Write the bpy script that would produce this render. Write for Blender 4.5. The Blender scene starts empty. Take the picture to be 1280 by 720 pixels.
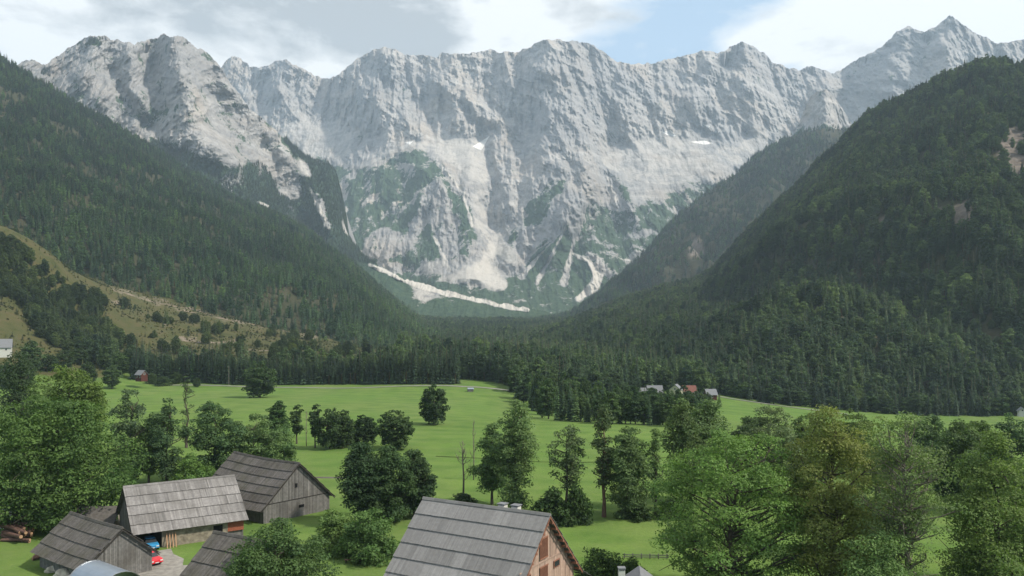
import bpy, math, random
import numpy as np
from mathutils import Vector
random.seed(7); RS = np.random.RandomState(11)
S = bpy.context.scene; COL = S.collection
F, CU, CV, CH = 1000.0, 640.0, 410.0, 30.0      # focal length in photo pixels, horizon point, camera height (m)

# ------------------------------------------------------------------ helpers
def at(u, v, D): return np.array([(u-CU)/F*D, D, CH+(CV-v)/F*D])

_p = np.random.RandomState(3).permutation(4096)
_ga = np.random.RandomState(4).rand(4096)*2*np.pi
_gx, _gy = np.cos(_ga), np.sin(_ga)
def perlin(x, y, seed=0):
    x = np.asarray(x, float); y = np.asarray(y, float)
    xi = np.floor(x).astype(np.int64); yi = np.floor(y).astype(np.int64)
    fx = x-xi; fy = y-yi
    def g(ix, iy, dx, dy):
        h = _p[(_p[(ix+seed*131) & 4095]+iy) & 4095]
        return _gx[h]*dx+_gy[h]*dy
    u = fx*fx*fx*(fx*(fx*6-15)+10); w = fy*fy*fy*(fy*(fy*6-15)+10)
    a = g(xi, yi, fx, fy)*(1-u)+g(xi+1, yi, fx-1, fy)*u
    b = g(xi, yi+1, fx, fy-1)*(1-u)+g(xi+1, yi+1, fx-1, fy-1)*u
    return (a*(1-w)+b*w)*1.5
def fbm(x, y, o=5, seed=0, gain=.5):
    s = 0; a = 1; n = 0
    for i in range(o):
        s = s+a*perlin(x*2**i, y*2**i, seed+i); n += a; a *= gain
    return s/n
def sstep(a, b, x):
    t = np.clip((x-a)/(b-a), 0, 1); return t*t*(3-2*t)
def interp_pts(pts, u, k=None, sm=0):
    p = np.array(pts, float); o = np.argsort(p[:, 0]); p = p[o]
    r = np.interp(u, p[:, 0], p[:, 1 if k is None else k])
    if sm:
        n = int(sm); ker = np.hanning(2*n+3); ker /= ker.sum()
        r = np.convolve(np.pad(r, n+1, mode='edge'), ker, mode='valid')
    return r
def seg_dist(px, py, a, b):
    ax, ay = a; bx, by = b; dx, dy = bx-ax, by-ay
    t = np.clip(((px-ax)*dx+(py-ay)*dy)/(dx*dx+dy*dy+1e-9), 0, 1)
    return np.hypot(px-ax-t*dx, py-ay-t*dy), t
def poly_sd(px, py, poly):
    d = np.full(px.shape, 1e9); ins = np.zeros(px.shape, bool); n = len(poly)
    for i in range(n):
        a = poly[i]; b = poly[(i+1) % n]
        d = np.minimum(d, seg_dist(px, py, a, b)[0])
        c = ((a[1] > py) != (b[1] > py))
        with np.errstate(divide='ignore', invalid='ignore'):
            xx = (b[0]-a[0])*(py-a[1])/((b[1]-a[1]) if b[1] != a[1] else 1e-9)+a[0]
        ins ^= (c & (px < xx))
    return np.where(ins, d, -d)
def line_d(px, py, pts):
    """pts (x,y,width): returns distance minus local width (negative inside)"""
    r = np.full(px.shape, 1e9)
    for a, b in zip(pts[:-1], pts[1:]):
        d, t = seg_dist(px, py, a[:2], b[:2])
        w = a[2]+(b[2]-a[2])*t
        r = np.minimum(r, d-w)
    return r

def mesh_from(name, V, Fq, mat=None, smooth=False, attr=None, parent=None, loc=None):
    """V (n,3), Fq (m,4) or (m,3) int arrays -> one linked mesh object"""
    me = bpy.data.meshes.new(name)
    V = np.asarray(V, np.float32); Fq = np.asarray(Fq, np.int32); m, k = Fq.shape
    me.vertices.add(len(V)); me.vertices.foreach_set('co', V.ravel())
    me.loops.add(m*k); me.loops.foreach_set('vertex_index', Fq.ravel())
    me.polygons.add(m)
    me.polygons.foreach_set('loop_start', np.arange(0, m*k, k, dtype=np.int32))
    me.polygons.foreach_set('loop_total', np.full(m, k, np.int32))
    me.polygons.foreach_set('use_smooth', np.full(m, smooth))
    me.update(calc_edges=True)
    if attr:
        for an, (dom, arr) in attr.items():
            arr = np.asarray(arr, np.float32)
            if arr.ndim == 1:
                a = me.attributes.new(an, 'FLOAT', dom); a.data.foreach_set('value', arr)
            else:
                a = me.attributes.new(an, 'FLOAT_COLOR', dom)
                if arr.shape[1] == 3: arr = np.hstack([arr, np.ones((len(arr), 1), np.float32)])
                a.data.foreach_set('color', arr.ravel())
    if mat: me.materials.append(mat)
    o = bpy.data.objects.new(name, me); COL.objects.link(o)
    if parent: o.parent = parent
    if loc is not None: o.location = loc
    return o
def grid_faces(nr, nc):
    i = np.arange(nr*nc).reshape(nr, nc)
    return np.stack([i[:-1, :-1].ravel(), i[:-1, 1:].ravel(), i[1:, 1:].ravel(), i[1:, :-1].ravel()], 1)
def tag(o, label=None, cat=None, group=None, kind=None):
    if label: o['label'] = label
    if cat: o['category'] = cat
    if group: o['group'] = group
    if kind: o['kind'] = kind
    return o
def empty(name, loc, rz=0):
    o = bpy.data.objects.new(name, None); COL.objects.link(o)
    o.location = loc; o.rotation_euler = (0, 0, rz); o.empty_display_size = .5
    return o

class MB:
    """collects boxes, quads and tubes; build() makes ONE mesh"""
    def __init__(s): s.v = []; s.f = []; s.t = []; s.sh = []
    def quadbox(s, P, tint=1.0):          # 8 points: bottom 4 (ccw) then top 4
        n = len(s.v); s.v += [tuple(p) for p in P]
        for q in ((0, 3, 2, 1), (4, 5, 6, 7), (0, 1, 5, 4), (1, 2, 6, 5), (2, 3, 7, 6), (3, 0, 4, 7)):
            s.f.append(tuple(n+i for i in q)); s.t.append(tint)
        return s
    def box(s, x0, x1, y0, y1, z0, z1, tint=1.0):
        return s.quadbox([(x0, y0, z0), (x1, y0, z0), (x1, y1, z0), (x0, y1, z0), (x0, y0, z1), (x1, y0, z1), (x1, y1, z1), (x0, y1, z1)], tint)
    def tube(s, pts, rad, n=6, tint=1.0, cap=True):
        base = len(s.v); pts = [Vector(p) for p in pts]
        for i, p in enumerate(pts):
            d = (pts[min(i+1, len(pts)-1)]-pts[max(i-1, 0)]).normalized()
            a = d.orthogonal().normalized() if i == 0 else (pa-d*pa.dot(d)).normalized()
            pa = a; b = d.cross(a); r = rad[i] if hasattr(rad, '__len__') else rad
            for k in range(n):
                t = 2*math.pi*k/n; s.v.append(tuple(p+a*math.cos(t)*r+b*math.sin(t)*r))
        for i in range(len(pts)-1):
            for k in range(n):
                s.f.append((base+i*n+k, base+i*n+(k+1) % n, base+(i+1)*n+(k+1) % n, base+(i+1)*n+k)); s.t.append(tint)
        if cap:
            e = base+(len(pts)-1)*n
            s.f.append(tuple(base+k for k in reversed(range(n)))); s.t.append(tint)
            s.f.append(tuple(e+k for k in range(n))); s.t.append(tint)
        return s
    def build(s, name, mat, parent=None, smooth=False, bevel=0):
        me = bpy.data.meshes.new(name); me.from_pydata(s.v, [], s.f); me.update()
        a = me.attributes.new('tint', 'FLOAT', 'FACE'); a.data.foreach_set('value', np.array(s.t, np.float32))
        me.materials.append(mat)
        if smooth: me.polygons.foreach_set('use_smooth', [True]*len(me.polygons))
        o = bpy.data.objects.new(name, me); COL.objects.link(o)
        if parent: o.parent = parent
        if bevel:
            m = o.modifiers.new('bevel', 'BEVEL'); m.width = bevel; m.segments = 2
        return o

# ------------------------------------------------------------------ materials
class NT:
    def __init__(s, mat):
        s.nt = mat.node_tree; s.n = s.nt.nodes; s.l = s.nt.links
    def new(s, t, **k):
        n = s.n.new(t)
        for a, b in k.items(): setattr(n, a, b)
        return n
    def link(s, a, b): s.l.new(a, b)
    def inp(s, n, key, val):
        if hasattr(val, 'is_output') or hasattr(val, 'links'): s.l.new(val, n.inputs[key])
        else: n.inputs[key].default_value = val
    def math(s, op, a, b=0.0, c=None, clamp=False):
        n = s.new('ShaderNodeMath', operation=op, use_clamp=clamp); s.inp(n, 0, a); s.inp(n, 1, b)
        if c is not None: s.inp(n, 2, c)
        return n.outputs[0]
    def noise(s, scale, vec=None, detail=4, rough=.55, dist=0, out='Fac'):
        n = s.new('ShaderNodeTexNoise'); n.inputs['Scale'].default_value = scale; n.inputs['Detail'].default_value = detail
        n.inputs['Roughness'].default_value = rough; n.inputs['Distortion'].default_value = dist
        if vec is not None: s.l.new(vec, n.inputs['Vector'])
        return n.outputs[out]
    def ramp(s, fac, stops, interp='LINEAR'):
        n = s.new('ShaderNodeValToRGB'); n.color_ramp.interpolation = interp; e = n.color_ramp.elements
        while len(e) < len(stops): e.new(.5)
        for i, (p, c) in enumerate(stops):
            e[i].position = p; e[i].color = (*c, 1) if hasattr(c, '__len__') else (c, c, c, 1)
        s.l.new(fac, n.inputs[0]); return n.outputs[0]
    def mix(s, fac, a, b, mode='MIX'):
        n = s.new('ShaderNodeMix', data_type='RGBA', blend_type=mode)
        s.inp(n, 0, fac)
        for k, v in ((6, a), (7, b)):
            if hasattr(v, 'links'): s.l.new(v, n.inputs[k])
            else: n.inputs[k].default_value = (*v, 1) if len(v) == 3 else v
        return n.outputs[2]
    def mapping(s, vec, scale=(1, 1, 1), rot=(0, 0, 0)):
        n = s.new('ShaderNodeMapping'); n.inputs['Scale'].default_value = scale; n.inputs['Rotation'].default_value = rot
        s.l.new(vec, n.inputs['Vector']); return n.outputs[0]
    def attr(s, name, out='Fac'):
        n = s.new('ShaderNodeAttribute', attribute_name=name); return n.outputs[out]
def newmat(name, rough=.85, spec=.3):
    m = bpy.data.materials.new(name); m.use_nodes = True; t = NT(m)
    b = t.n['Principled BSDF']; b.inputs['Roughness'].default_value = rough; b.inputs['Specular IOR Level'].default_value = spec
    return m, t, b
def bump(t, b, h, strength, dist):
    n = t.new('ShaderNodeBump'); n.inputs['Strength'].default_value = strength; n.inputs['Distance'].default_value = dist
    t.link(h, n.inputs['Height']); t.link(n.outputs[0], b.inputs['Normal'])
M = {}
def leaf_mat(name, needle=False):
    m, t, b = newmat(name, .7, .25)
    oi = t.new('ShaderNodeObjectInfo'); tint = t.attr('tint'); hue = t.attr('hue')
    c = t.mix(t.math('ADD', .5, t.math('MULTIPLY', t.math('SUBTRACT', oi.outputs['Random'], .5), oi.outputs['Alpha'])), t.mix(1.0, oi.outputs['Color'], (1.6, 1.42, 1.15), 'MULTIPLY'), t.mix(1.0, oi.outputs['Color'], (.42, .50, .62), 'MULTIPLY'))
    pn = t.ramp(t.noise(.011, oi.outputs['Location'], 5, .7), [(.36, (.55, .62, .72)), (.5, (1., 1., 1.)), (.64, (1.7, 1.55, 1.25))])
    c = t.mix(oi.outputs['Alpha'], c, t.mix(1.0, c, pn, 'MULTIPLY'))
    c = t.mix(t.math('MULTIPLY', hue, .5), c, t.mix(1.0, c, (1.5, 1.27, .9), 'MULTIPLY'))
    sc = t.new('ShaderNodeVectorMath', operation='SCALE'); t.link(c, sc.inputs[0]); t.link(tint, sc.inputs['Scale'])
    c = sc.outputs[0]
    t.link(c, b.inputs['Base Color'])
    if not needle:
        tr = t.new('ShaderNodeBsdfTranslucent'); t.link(t.mix(1.0, c, (1.1, 1.25, .75), 'MULTIPLY'), tr.inputs['Color'])
        mx = t.new('ShaderNodeMixShader'); mx.inputs[0].default_value = .36
        t.link(b.outputs[0], mx.inputs[1]); t.link(tr.outputs[0], mx.inputs[2]); t.link(mx.outputs[0], t.n['Material Output'].inputs['Surface'])
    return m
M['leaf'] = leaf_mat('leaf'); M['needle'] = leaf_mat('needle', True)
def bark(name, c1, c2):
    m, t, b = newmat(name, .95, .1); tc = t.new('ShaderNodeTexCoord').outputs['Object']
    n = t.noise(2.5, t.mapping(tc, (4, 4, .7)), 6)
    t.link(t.ramp(n, [(.3, c1), (.7, c2)]), b.inputs['Base Color']); bump(t, b, n, .6, .05); return m
M['bark'] = bark('bark', (.035, .028, .022), (.12, .10, .08)); M['bark_red'] = bark('bark_red', (.07, .04, .03), (.17, .11, .08))
M['bark_pale'] = bark('bark_pale', (.09, .08, .065), (.22, .19, .16))
def wood(name, c1, c2, c3=None, sc=1.0):
    m, t, b = newmat(name, .9, .15); tc = t.new('ShaderNodeTexCoord').outputs['Object']
    n1 = t.noise(3*sc, tc, 6, .6); n2 = t.noise(.35, tc, 3); n3 = t.noise(18*sc, tc, 3)
    c = t.ramp(n1, [(.3, c1), (.7, c2)])
    if c3: c = t.mix(t.ramp(n2, [(.45, 0.), (.7, .7)]), c, c3)
    s = t.new('ShaderNodeVectorMath', operation='SCALE'); t.link(c, s.inputs[0]); t.link(t.attr('tint'), s.inputs['Scale'])
    t.link(s.outputs[0], b.inputs['Base Color']); bump(t, b, n3, .4, .02); return m
M['shingle_light'] = wood('shingle_light', (.150, .142, .137), (.215, .205, .197), (.125, .118, .11))
M['shingle_dark'] = wood('shingle_dark', (.075, .068, .063), (.125, .115, .107), (.065, .062, .045))
M['shingle_new'] = wood('shingle_new', (.165, .160, .158), (.205, .20, .197))
M['plank_grey'] = wood('plank_grey', (.10, .097, .093), (.165, .158, .15), (.08, .073, .066))
M['plank_dark'] = wood('plank_dark', (.03, .027, .025), (.06, .054, .048))
M['plank_red'] = wood('plank_red', (.29, .20, .155), (.37, .27, .215))
M['slat_red'] = wood('slat_red', (.20, .09, .06), (.27, .13, .085))
M['brick_red'] = wood('brick_red', (.20, .06, .035), (.28, .10, .06))
M['log'] = wood('log', (.09, .05, .04), (.17, .10, .078))
M['log_end'] = wood('log_end', (.28, .17, .10), (.36, .23, .14))
M['chalet_red'] = wood('chalet_red', (.06, .02, .016), (.09, .033, .025))
def plain(name, c, rough=.6, spec=.4, metal=0, var=.25, sc=3):
    m, t, b = newmat(name, rough, spec); tc = t.new('ShaderNodeTexCoord').outputs['Object']
    n = t.noise(sc, tc, 5); k = tuple(x*(1-var) for x in c)
    t.link(t.ramp(n, [(.35, k), (.65, c)]), b.inputs['Base Color']); b.inputs['Metallic'].default_value = metal
    return m
M['stone'] = plain('stone', (.27, .235, .18), .95, .1, var=.5, sc=1.6)
M['boulder'] = plain('boulder', (.50, .46, .38), .95, .1, var=.3, sc=2)
M['plaster'] = plain('plaster', (.50, .49, .45), .9, .1, var=.12)
M['plaster_yellow'] = plain('plaster_yellow', (.42, .40, .28), .9, .1, var=.1)
M['metal_roof'] = plain('metal_roof', (.30, .34, .39), .35, .5, .6, var=.12, sc=.8)
M['tile_red'] = plain('tile_red', (.17, .07, .055), .85, .2, var=.3)
M['roof_grey'] = plain('roof_grey', (.17, .175, .185), .8, .2, var=.2)
M['dark'] = plain('dark', (.012, .012, .013), .9, .1)
M['glass'] = plain('glass', (.03, .035, .04), .08, .6, var=.1)
M['rubber'] = plain('rubber', (.02, .02, .02), .8, .2)
M['paint_red'] = plain('paint_red', (.55, .02, .03), .3, .5, var=.08)
M['paint_blue'] = plain('paint_blue', (.03, .20, .38), .3, .5, var=.08)
M['chrome'] = plain('chrome', (.5, .5, .5), .25, .5, .9, var=.1)
M['lamp_glass'] = plain('lamp_glass', (.6, .6, .58), .15, .6, var=.05)
M['gravel'] = plain('gravel', (.26, .245, .22), .98, .1, var=.35, sc=1.2)
M['road'] = plain('road', (.22, .215, .19), .95, .1, var=.25, sc=.3)
M['white'] = plain('white', (.55, .55, .53), .8, .2, var=.1)

# ------------------------------------------------------------------ ground height (thin plate spline through surveyed points)
CP = []
for x in (-160, -80, 0, 80, 160):
    for y in (-150, 0, 80, 150): CP.append((x, y, 0))
def cp(u, v, D): p = at(u, v, D); CP.append((p[0], p[1], p[2]))
for a in [(543, 530, 255), (300, 482, 440), (430, 483, 445), (560, 480, 440), (620, 488, 420), (450, 510, 300), (680, 526, 335), (770, 531, 335), (860, 536, 330),
          (960, 508, 430), (1040, 515, 445), (1150, 521, 460), (1290, 521, 465), (1185, 632, 135), (1200, 560, 212), (1280, 590, 170), (1000, 560, 205), (180, 475, 455), (0, 486, 398), (100, 520, 275), (-100, 490, 380),
          (600, 456, 680), (800, 462, 640), (480, 452, 700), (600, 425, 1250), (700, 428, 1200), (500, 424, 1250), (650, 406, 2000), (560, 405, 2000), (740, 404, 2000), (650, 393, 3000), (500, 393, 3000), (800, 393, 3000),
          (240, 444, 560), (330, 446, 560), (420, 446, 560), (190, 410, 640), (250, 405, 690), (320, 415, 720), (420, 432, 720), (180, 368, 790), (240, 388, 790), (310, 404, 800), (400, 424, 800), (480, 440, 800),
          (0, 442, 455), (0, 380, 545), (0, 283, 645), (70, 326, 665), (125, 374, 690), (60, 405, 570), (120, 440, 530), (150, 415, 600), (-30, 330, 600), (-120, 420, 470), (-150, 270, 640), (-200, 200, 640), (60, 330, 800), (-100, 250, 800),
          (1000, 468, 700), (1200, 468, 700), (1400, 520, 480), (1500, 600, 250), (-300, 520, 300), (-400, 420, 460)]: cp(*a)
for x in (-5000, -2500, 0, 2500, 5000):
    for y in (4500, 7000): CP.append((x, y, 120))
for x in (-5000, -2500, 2500, 5000):
    for y in (-400, 1000, 2500): CP.append((x, y, 25 if y > 0 else 0))
CP = np.array(CP, float); SC = 500.
def _phi(r2): return .5*r2*np.log(r2+1e-9)
def _fit():
    n = len(CP); X = CP[:, :2]/SC
    K = _phi(((X[:, None]-X[None])**2).sum(-1))+np.eye(n)*2e-4
    Pm = np.hstack([np.ones((n, 1)), X]); A = np.zeros((n+3, n+3)); A[:n, :n] = K; A[:n, n:] = Pm; A[n:, :n] = Pm.T
    return np.linalg.solve(A, np.concatenate([CP[:, 2], np.zeros(3)]))
_w = _fit()
def gz(x, y):
    x = np.asarray(x, float); y = np.asarray(y, float); sh = x.shape; x = x.ravel()/SC; y = y.ravel()/SC
    z = _w[-3]+_w[-2]*x+_w[-1]*y
    for i in range(len(CP)):
        z = z+_w[i]*_phi((x-CP[i, 0]/SC)**2+(y-CP[i, 1]/SC)**2)
    x = x*SC; y = y*SC
    far = sstep(160, 420, np.hypot(x, y))
    z = z*far                                                    # exactly flat round the farmyard
    rough = sstep(430, 700, y)
    z = z+far*(fbm(x/90, y/90, 4, 5)*(1.0+5*rough))
    return z.reshape(sh)
def gz1(x, y): return float(gz(np.array([x]), np.array([y]))[0])
_Dm = np.concatenate([np.arange(45, 600, 1.), np.arange(600, 3500, 6.)])
def hit(u, v):
    """where a sight line through photo pixel (u,v) meets the ground"""
    zr = CH+(CV-v)/F*_Dm; z = gz((u-CU)/F*_Dm, _Dm); k = np.where(z >= zr)[0]
    D = _Dm[k[0]] if len(k) else 3000.
    return (u-CU)/F*D, D, gz1((u-CU)/F*D, D)

# ------------------------------------------------------------------ ground sheet
def ground_mat():
    m, t, b = newmat('ground', .95, .1); P = t.new('ShaderNodeNewGeometry').outputs['Position']
    a = t.new('ShaderNodeAttribute', attribute_name='gm'); sp = t.new('ShaderNodeSeparateColor'); t.link(a.outputs['Color'], sp.inputs[0])
    n1 = t.noise(.012, P, 4); n2 = t.noise(.12, P, 5); n3 = t.noise(1.6, P, 6, .7); n4 = t.noise(.035, t.mapping(P, (1, .25, 1), (0, 0, .5)), 3)
    g = t.ramp(n1, [(.3, (.086, .160, .030)), (.7, (.130, .202, .040))])
    g = t.mix(t.ramp(n4, [(.42, 0.), (.6, .7)]), g, (.135, .18, .052))
    g = t.mix(t.ramp(n2, [(.36, .7), (.6, 0.)]), g, (.062, .12, .024))
    g = t.mix(t.ramp(n3, [(.3, .5), (.7, 0.)]), g, (.05, .095, .02))
    wv = t.new('ShaderNodeTexWave', wave_type='BANDS', bands_direction='Y'); wv.inputs['Scale'].default_value = .030; wv.inputs['Distortion'].default_value = 9; wv.inputs['Detail'].default_value = 4; wv.inputs['Detail Scale'].default_value = .35
    t.link(t.mapping(P, (1, 1, 1), (0, 0, .12)), wv.inputs['Vector']); g = t.mix(t.ramp(wv.outputs['Fac'], [(.35, 0.), (.65, .16)]), g, (.150, .20, .058))
    g = t.mix(t.ramp(t.noise(.25, P, 7, .75), [(.5, 0.), (.68, .35)]), g, (.14, .165, .06))
    dry = t.ramp(t.noise(.09, P, 8, .75), [(.3, (.040, .052, .020)), (.47, (.070, .074, .033)), (.6, (.088, .078, .042)), (.75, (.12, .095, .06))])
    k = t.math('ADD', sp.outputs[0], t.math('MULTIPLY', t.math('SUBTRACT', t.noise(.04, P, 6, .7), .5), .8))
    c = t.mix(t.ramp(k, [(.4, 0.), (.6, 1.)]), g, t.mix(1.0, dry, (.86, .84, .70), 'MULTIPLY'))
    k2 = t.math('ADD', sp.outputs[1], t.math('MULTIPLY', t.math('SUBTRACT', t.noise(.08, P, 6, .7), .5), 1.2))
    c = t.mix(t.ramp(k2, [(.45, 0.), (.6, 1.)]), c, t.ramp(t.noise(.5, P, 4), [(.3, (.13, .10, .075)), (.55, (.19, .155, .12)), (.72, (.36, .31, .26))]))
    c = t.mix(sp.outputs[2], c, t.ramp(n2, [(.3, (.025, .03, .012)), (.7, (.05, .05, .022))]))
    t.link(c, b.inputs['Base Color'])
    bump(t, b, n3, .5, .25); return m
ny, nx = 640, 620
gy = -300+240*(np.exp(np.linspace(0, math.log(7300/240+1), ny))-1)
gx = 60*np.sinh(np.linspace(-math.asinh(5000/60), math.asinh(5000/60), nx))
GX, GY = np.meshgrid(gx, gy); GZ = gz(GX, GY)
with np.errstate(divide='ignore', invalid='ignore'):
    gu = np.where(GY > 10, CU+F*GX/np.maximum(GY, 10), -999); gv = np.where(GY > 10, CV+F*(CH-GZ)/np.maximum(GY, 10), 999)
nz = fbm(GX/60, GY/60, 4, 9)
hillm = sstep(-25, 25, poly_sd(gu, gv, [(-400, 120), (0, 240), (140, 340), (430, 400), (520, 444), (520, 450), (300, 449), (190, 452), (165, 462), (90, 468), (0, 470), (-400, 470)])+nz*20)*(GY > 380)
bare = np.maximum.reduce([sstep(-6, 4, poly_sd(gu, gv, p)) for p in (
    [(118, 362), (150, 376), (165, 384), (150, 386), (125, 372)], [(195, 400), (215, 402), (215, 412), (200, 410)], [(215, 420), (240, 418), (260, 425), (300, 422), (300, 430), (230, 434)],
    [(355, 398), (400, 392), (420, 400), (395, 412), (360, 418)], [(270, 432), (350, 436), (345, 441), (280, 438)], [(125, 352), (200, 372), (300, 398), (400, 418), (400, 426), (300, 407), (200, 384), (140, 366)])])*(GY > 430)
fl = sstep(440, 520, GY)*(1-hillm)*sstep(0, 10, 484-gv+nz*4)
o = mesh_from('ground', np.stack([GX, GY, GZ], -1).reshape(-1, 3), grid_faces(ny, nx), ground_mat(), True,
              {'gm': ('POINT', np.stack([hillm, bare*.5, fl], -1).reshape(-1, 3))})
tag(o, kind='structure')

# ------------------------------------------------------------------ mountain layers
def rock_mat(name, dens=.02):
    m, t, b = newmat(name, .95, .1); P = t.new('ShaderNodeNewGeometry').outputs['Position']
    a = t.new('ShaderNodeAttribute', attribute_name='mm'); sp = t.new('ShaderNodeSeparateColor'); t.link(a.outputs['Color'], sp.inputs[0])
    n1 = t.noise(.004, P, 8, .62); n2 = t.noise(.045, t.mapping(P, (1, 1, .5)), 8, .75); n3 = t.noise(.0016, P, 3)
    c = t.ramp(n2, [(.34, (.14, .137, .134)), (.45, (.29, .28, .268)), (.54, (.355, .34, .325)), (.68, (.49, .468, .44))])
    c = t.mix(t.ramp(n1, [(.47, 0.), (.63, .7)]), c, (.37, .315, .26))
    c = t.mix(t.ramp(n1, [(.3, .5), (.45, 0.)]), c, (.27, .26, .25))
    st = t.noise(.010, t.mapping(P, (.35, .35, 3.2), (0, .62, 0)), 7, .68)
    c = t.mix(t.ramp(st, [(.38, .55), (.5, 0.)]), c, (.19, .185, .185))
    c = t.mix(t.ramp(st, [(.52, 0.), (.64, .5)]), c, (.50, .475, .44))
    c = t.mix(t.ramp(n3, [(.42, .5), (.58, 0.)]), c, (.21, .215, .225))
    nv = t.noise(.013, t.mapping(P, (1, 1, .7)), 9, .75)
    k = t.math('ADD', sp.outputs[0], t.math('MULTIPLY', t.math('SUBTRACT', nv, .5), 3.2))
    vg = t.ramp(t.noise(.06, P, 6, .7), [(.35, (.022, .048, .03)), (.65, (.062, .095, .05))])
    c = t.mix(t.ramp(k, [(.47, 0.), (.54, 1.)]), c, vg)
    k2 = t.math('ADD', sp.outputs[1], t.math('MULTIPLY', t.math('SUBTRACT', nv, .5), 2.0))
    sc = t.mix(t.ramp(sp.outputs[1], [(.45, 0.), (.85, 1.)]), t.ramp(n2, [(.3, (.34, .32, .295)), (.7, (.44, .415, .385))]), t.ramp(n2, [(.3, (.44, .41, .365)), (.7, (.56, .525, .475))]))
    c = t.mix(t.ramp(k2, [(.42, 0.), (.58, 1.)]), c, sc)
    c = t.mix(t.ramp(sp.outputs[2], [(.45, 0.), (.6, 1.)]), c, (.72, .70, .66))
    t.link(c, b.inputs['Base Color']); bump(t, b, t.noise(.035, t.mapping(P, (1, 1, .6)), 9, .75), .9, 14)
    return m
M['rock'] = rock_mat('rock')

def facets(X, Z, s, seed, st=1.9):
    """crystalline blocks: cone-like cells with sharp creases between them, 1 at the block top"""
    x = X/s; z = Z/(s*st)+.35*x; xi = np.floor(x).astype(np.int64); zi = np.floor(z).astype(np.int64); best = np.full(X.shape, 9.)
    for i in (-1, 0, 1):
        for j in (-1, 0, 1):
            h = _p[(_p[(xi+i+seed*57) & 4095]+zi+j) & 4095]; h2 = _p[(h+77) & 4095]; h3 = _p[(h2+31) & 4095]/4096.
            jx = xi+i+h/4096.; jz = zi+j+h2/4096.
            dx = x-jx; dz = z-jz
            best = np.minimum(best, np.abs(dx)*(1+.4*h3)+np.abs(dz)*.75+.3*h3)
    return 1-best
def mounds(U, V, lst):
    r = 0
    for pts, amp, w in lst:
        d = line_d(U, V, [(x, y, 0) for x, y in pts]); r = r+amp*np.exp(-(d/w)**2)
    return r
def relief(X, Z, amp, wl, seed, octs=7, gain=.60):
    """ribs and gullies running down the fall line; positive = towards the viewer"""
    wx = fbm(X/500, Z/500, 3, seed+50)*90; s = 0; a = amp; prev = 1.0
    for i in range(octs):
        f = 2**i/wl; an = min(.8, .26*1.22**i)
        r = 1-np.abs(perlin((X+wx+Z*.45*np.sin(X/900+seed))*f, Z*f*an+3.7*i, seed+i))*1.9
        r = np.clip(r, -1, 1)
        s = s+a*r*prev; prev = np.clip(.35+.65*(r*.5+.5), .3, 1); a *= gain
    return s
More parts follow.
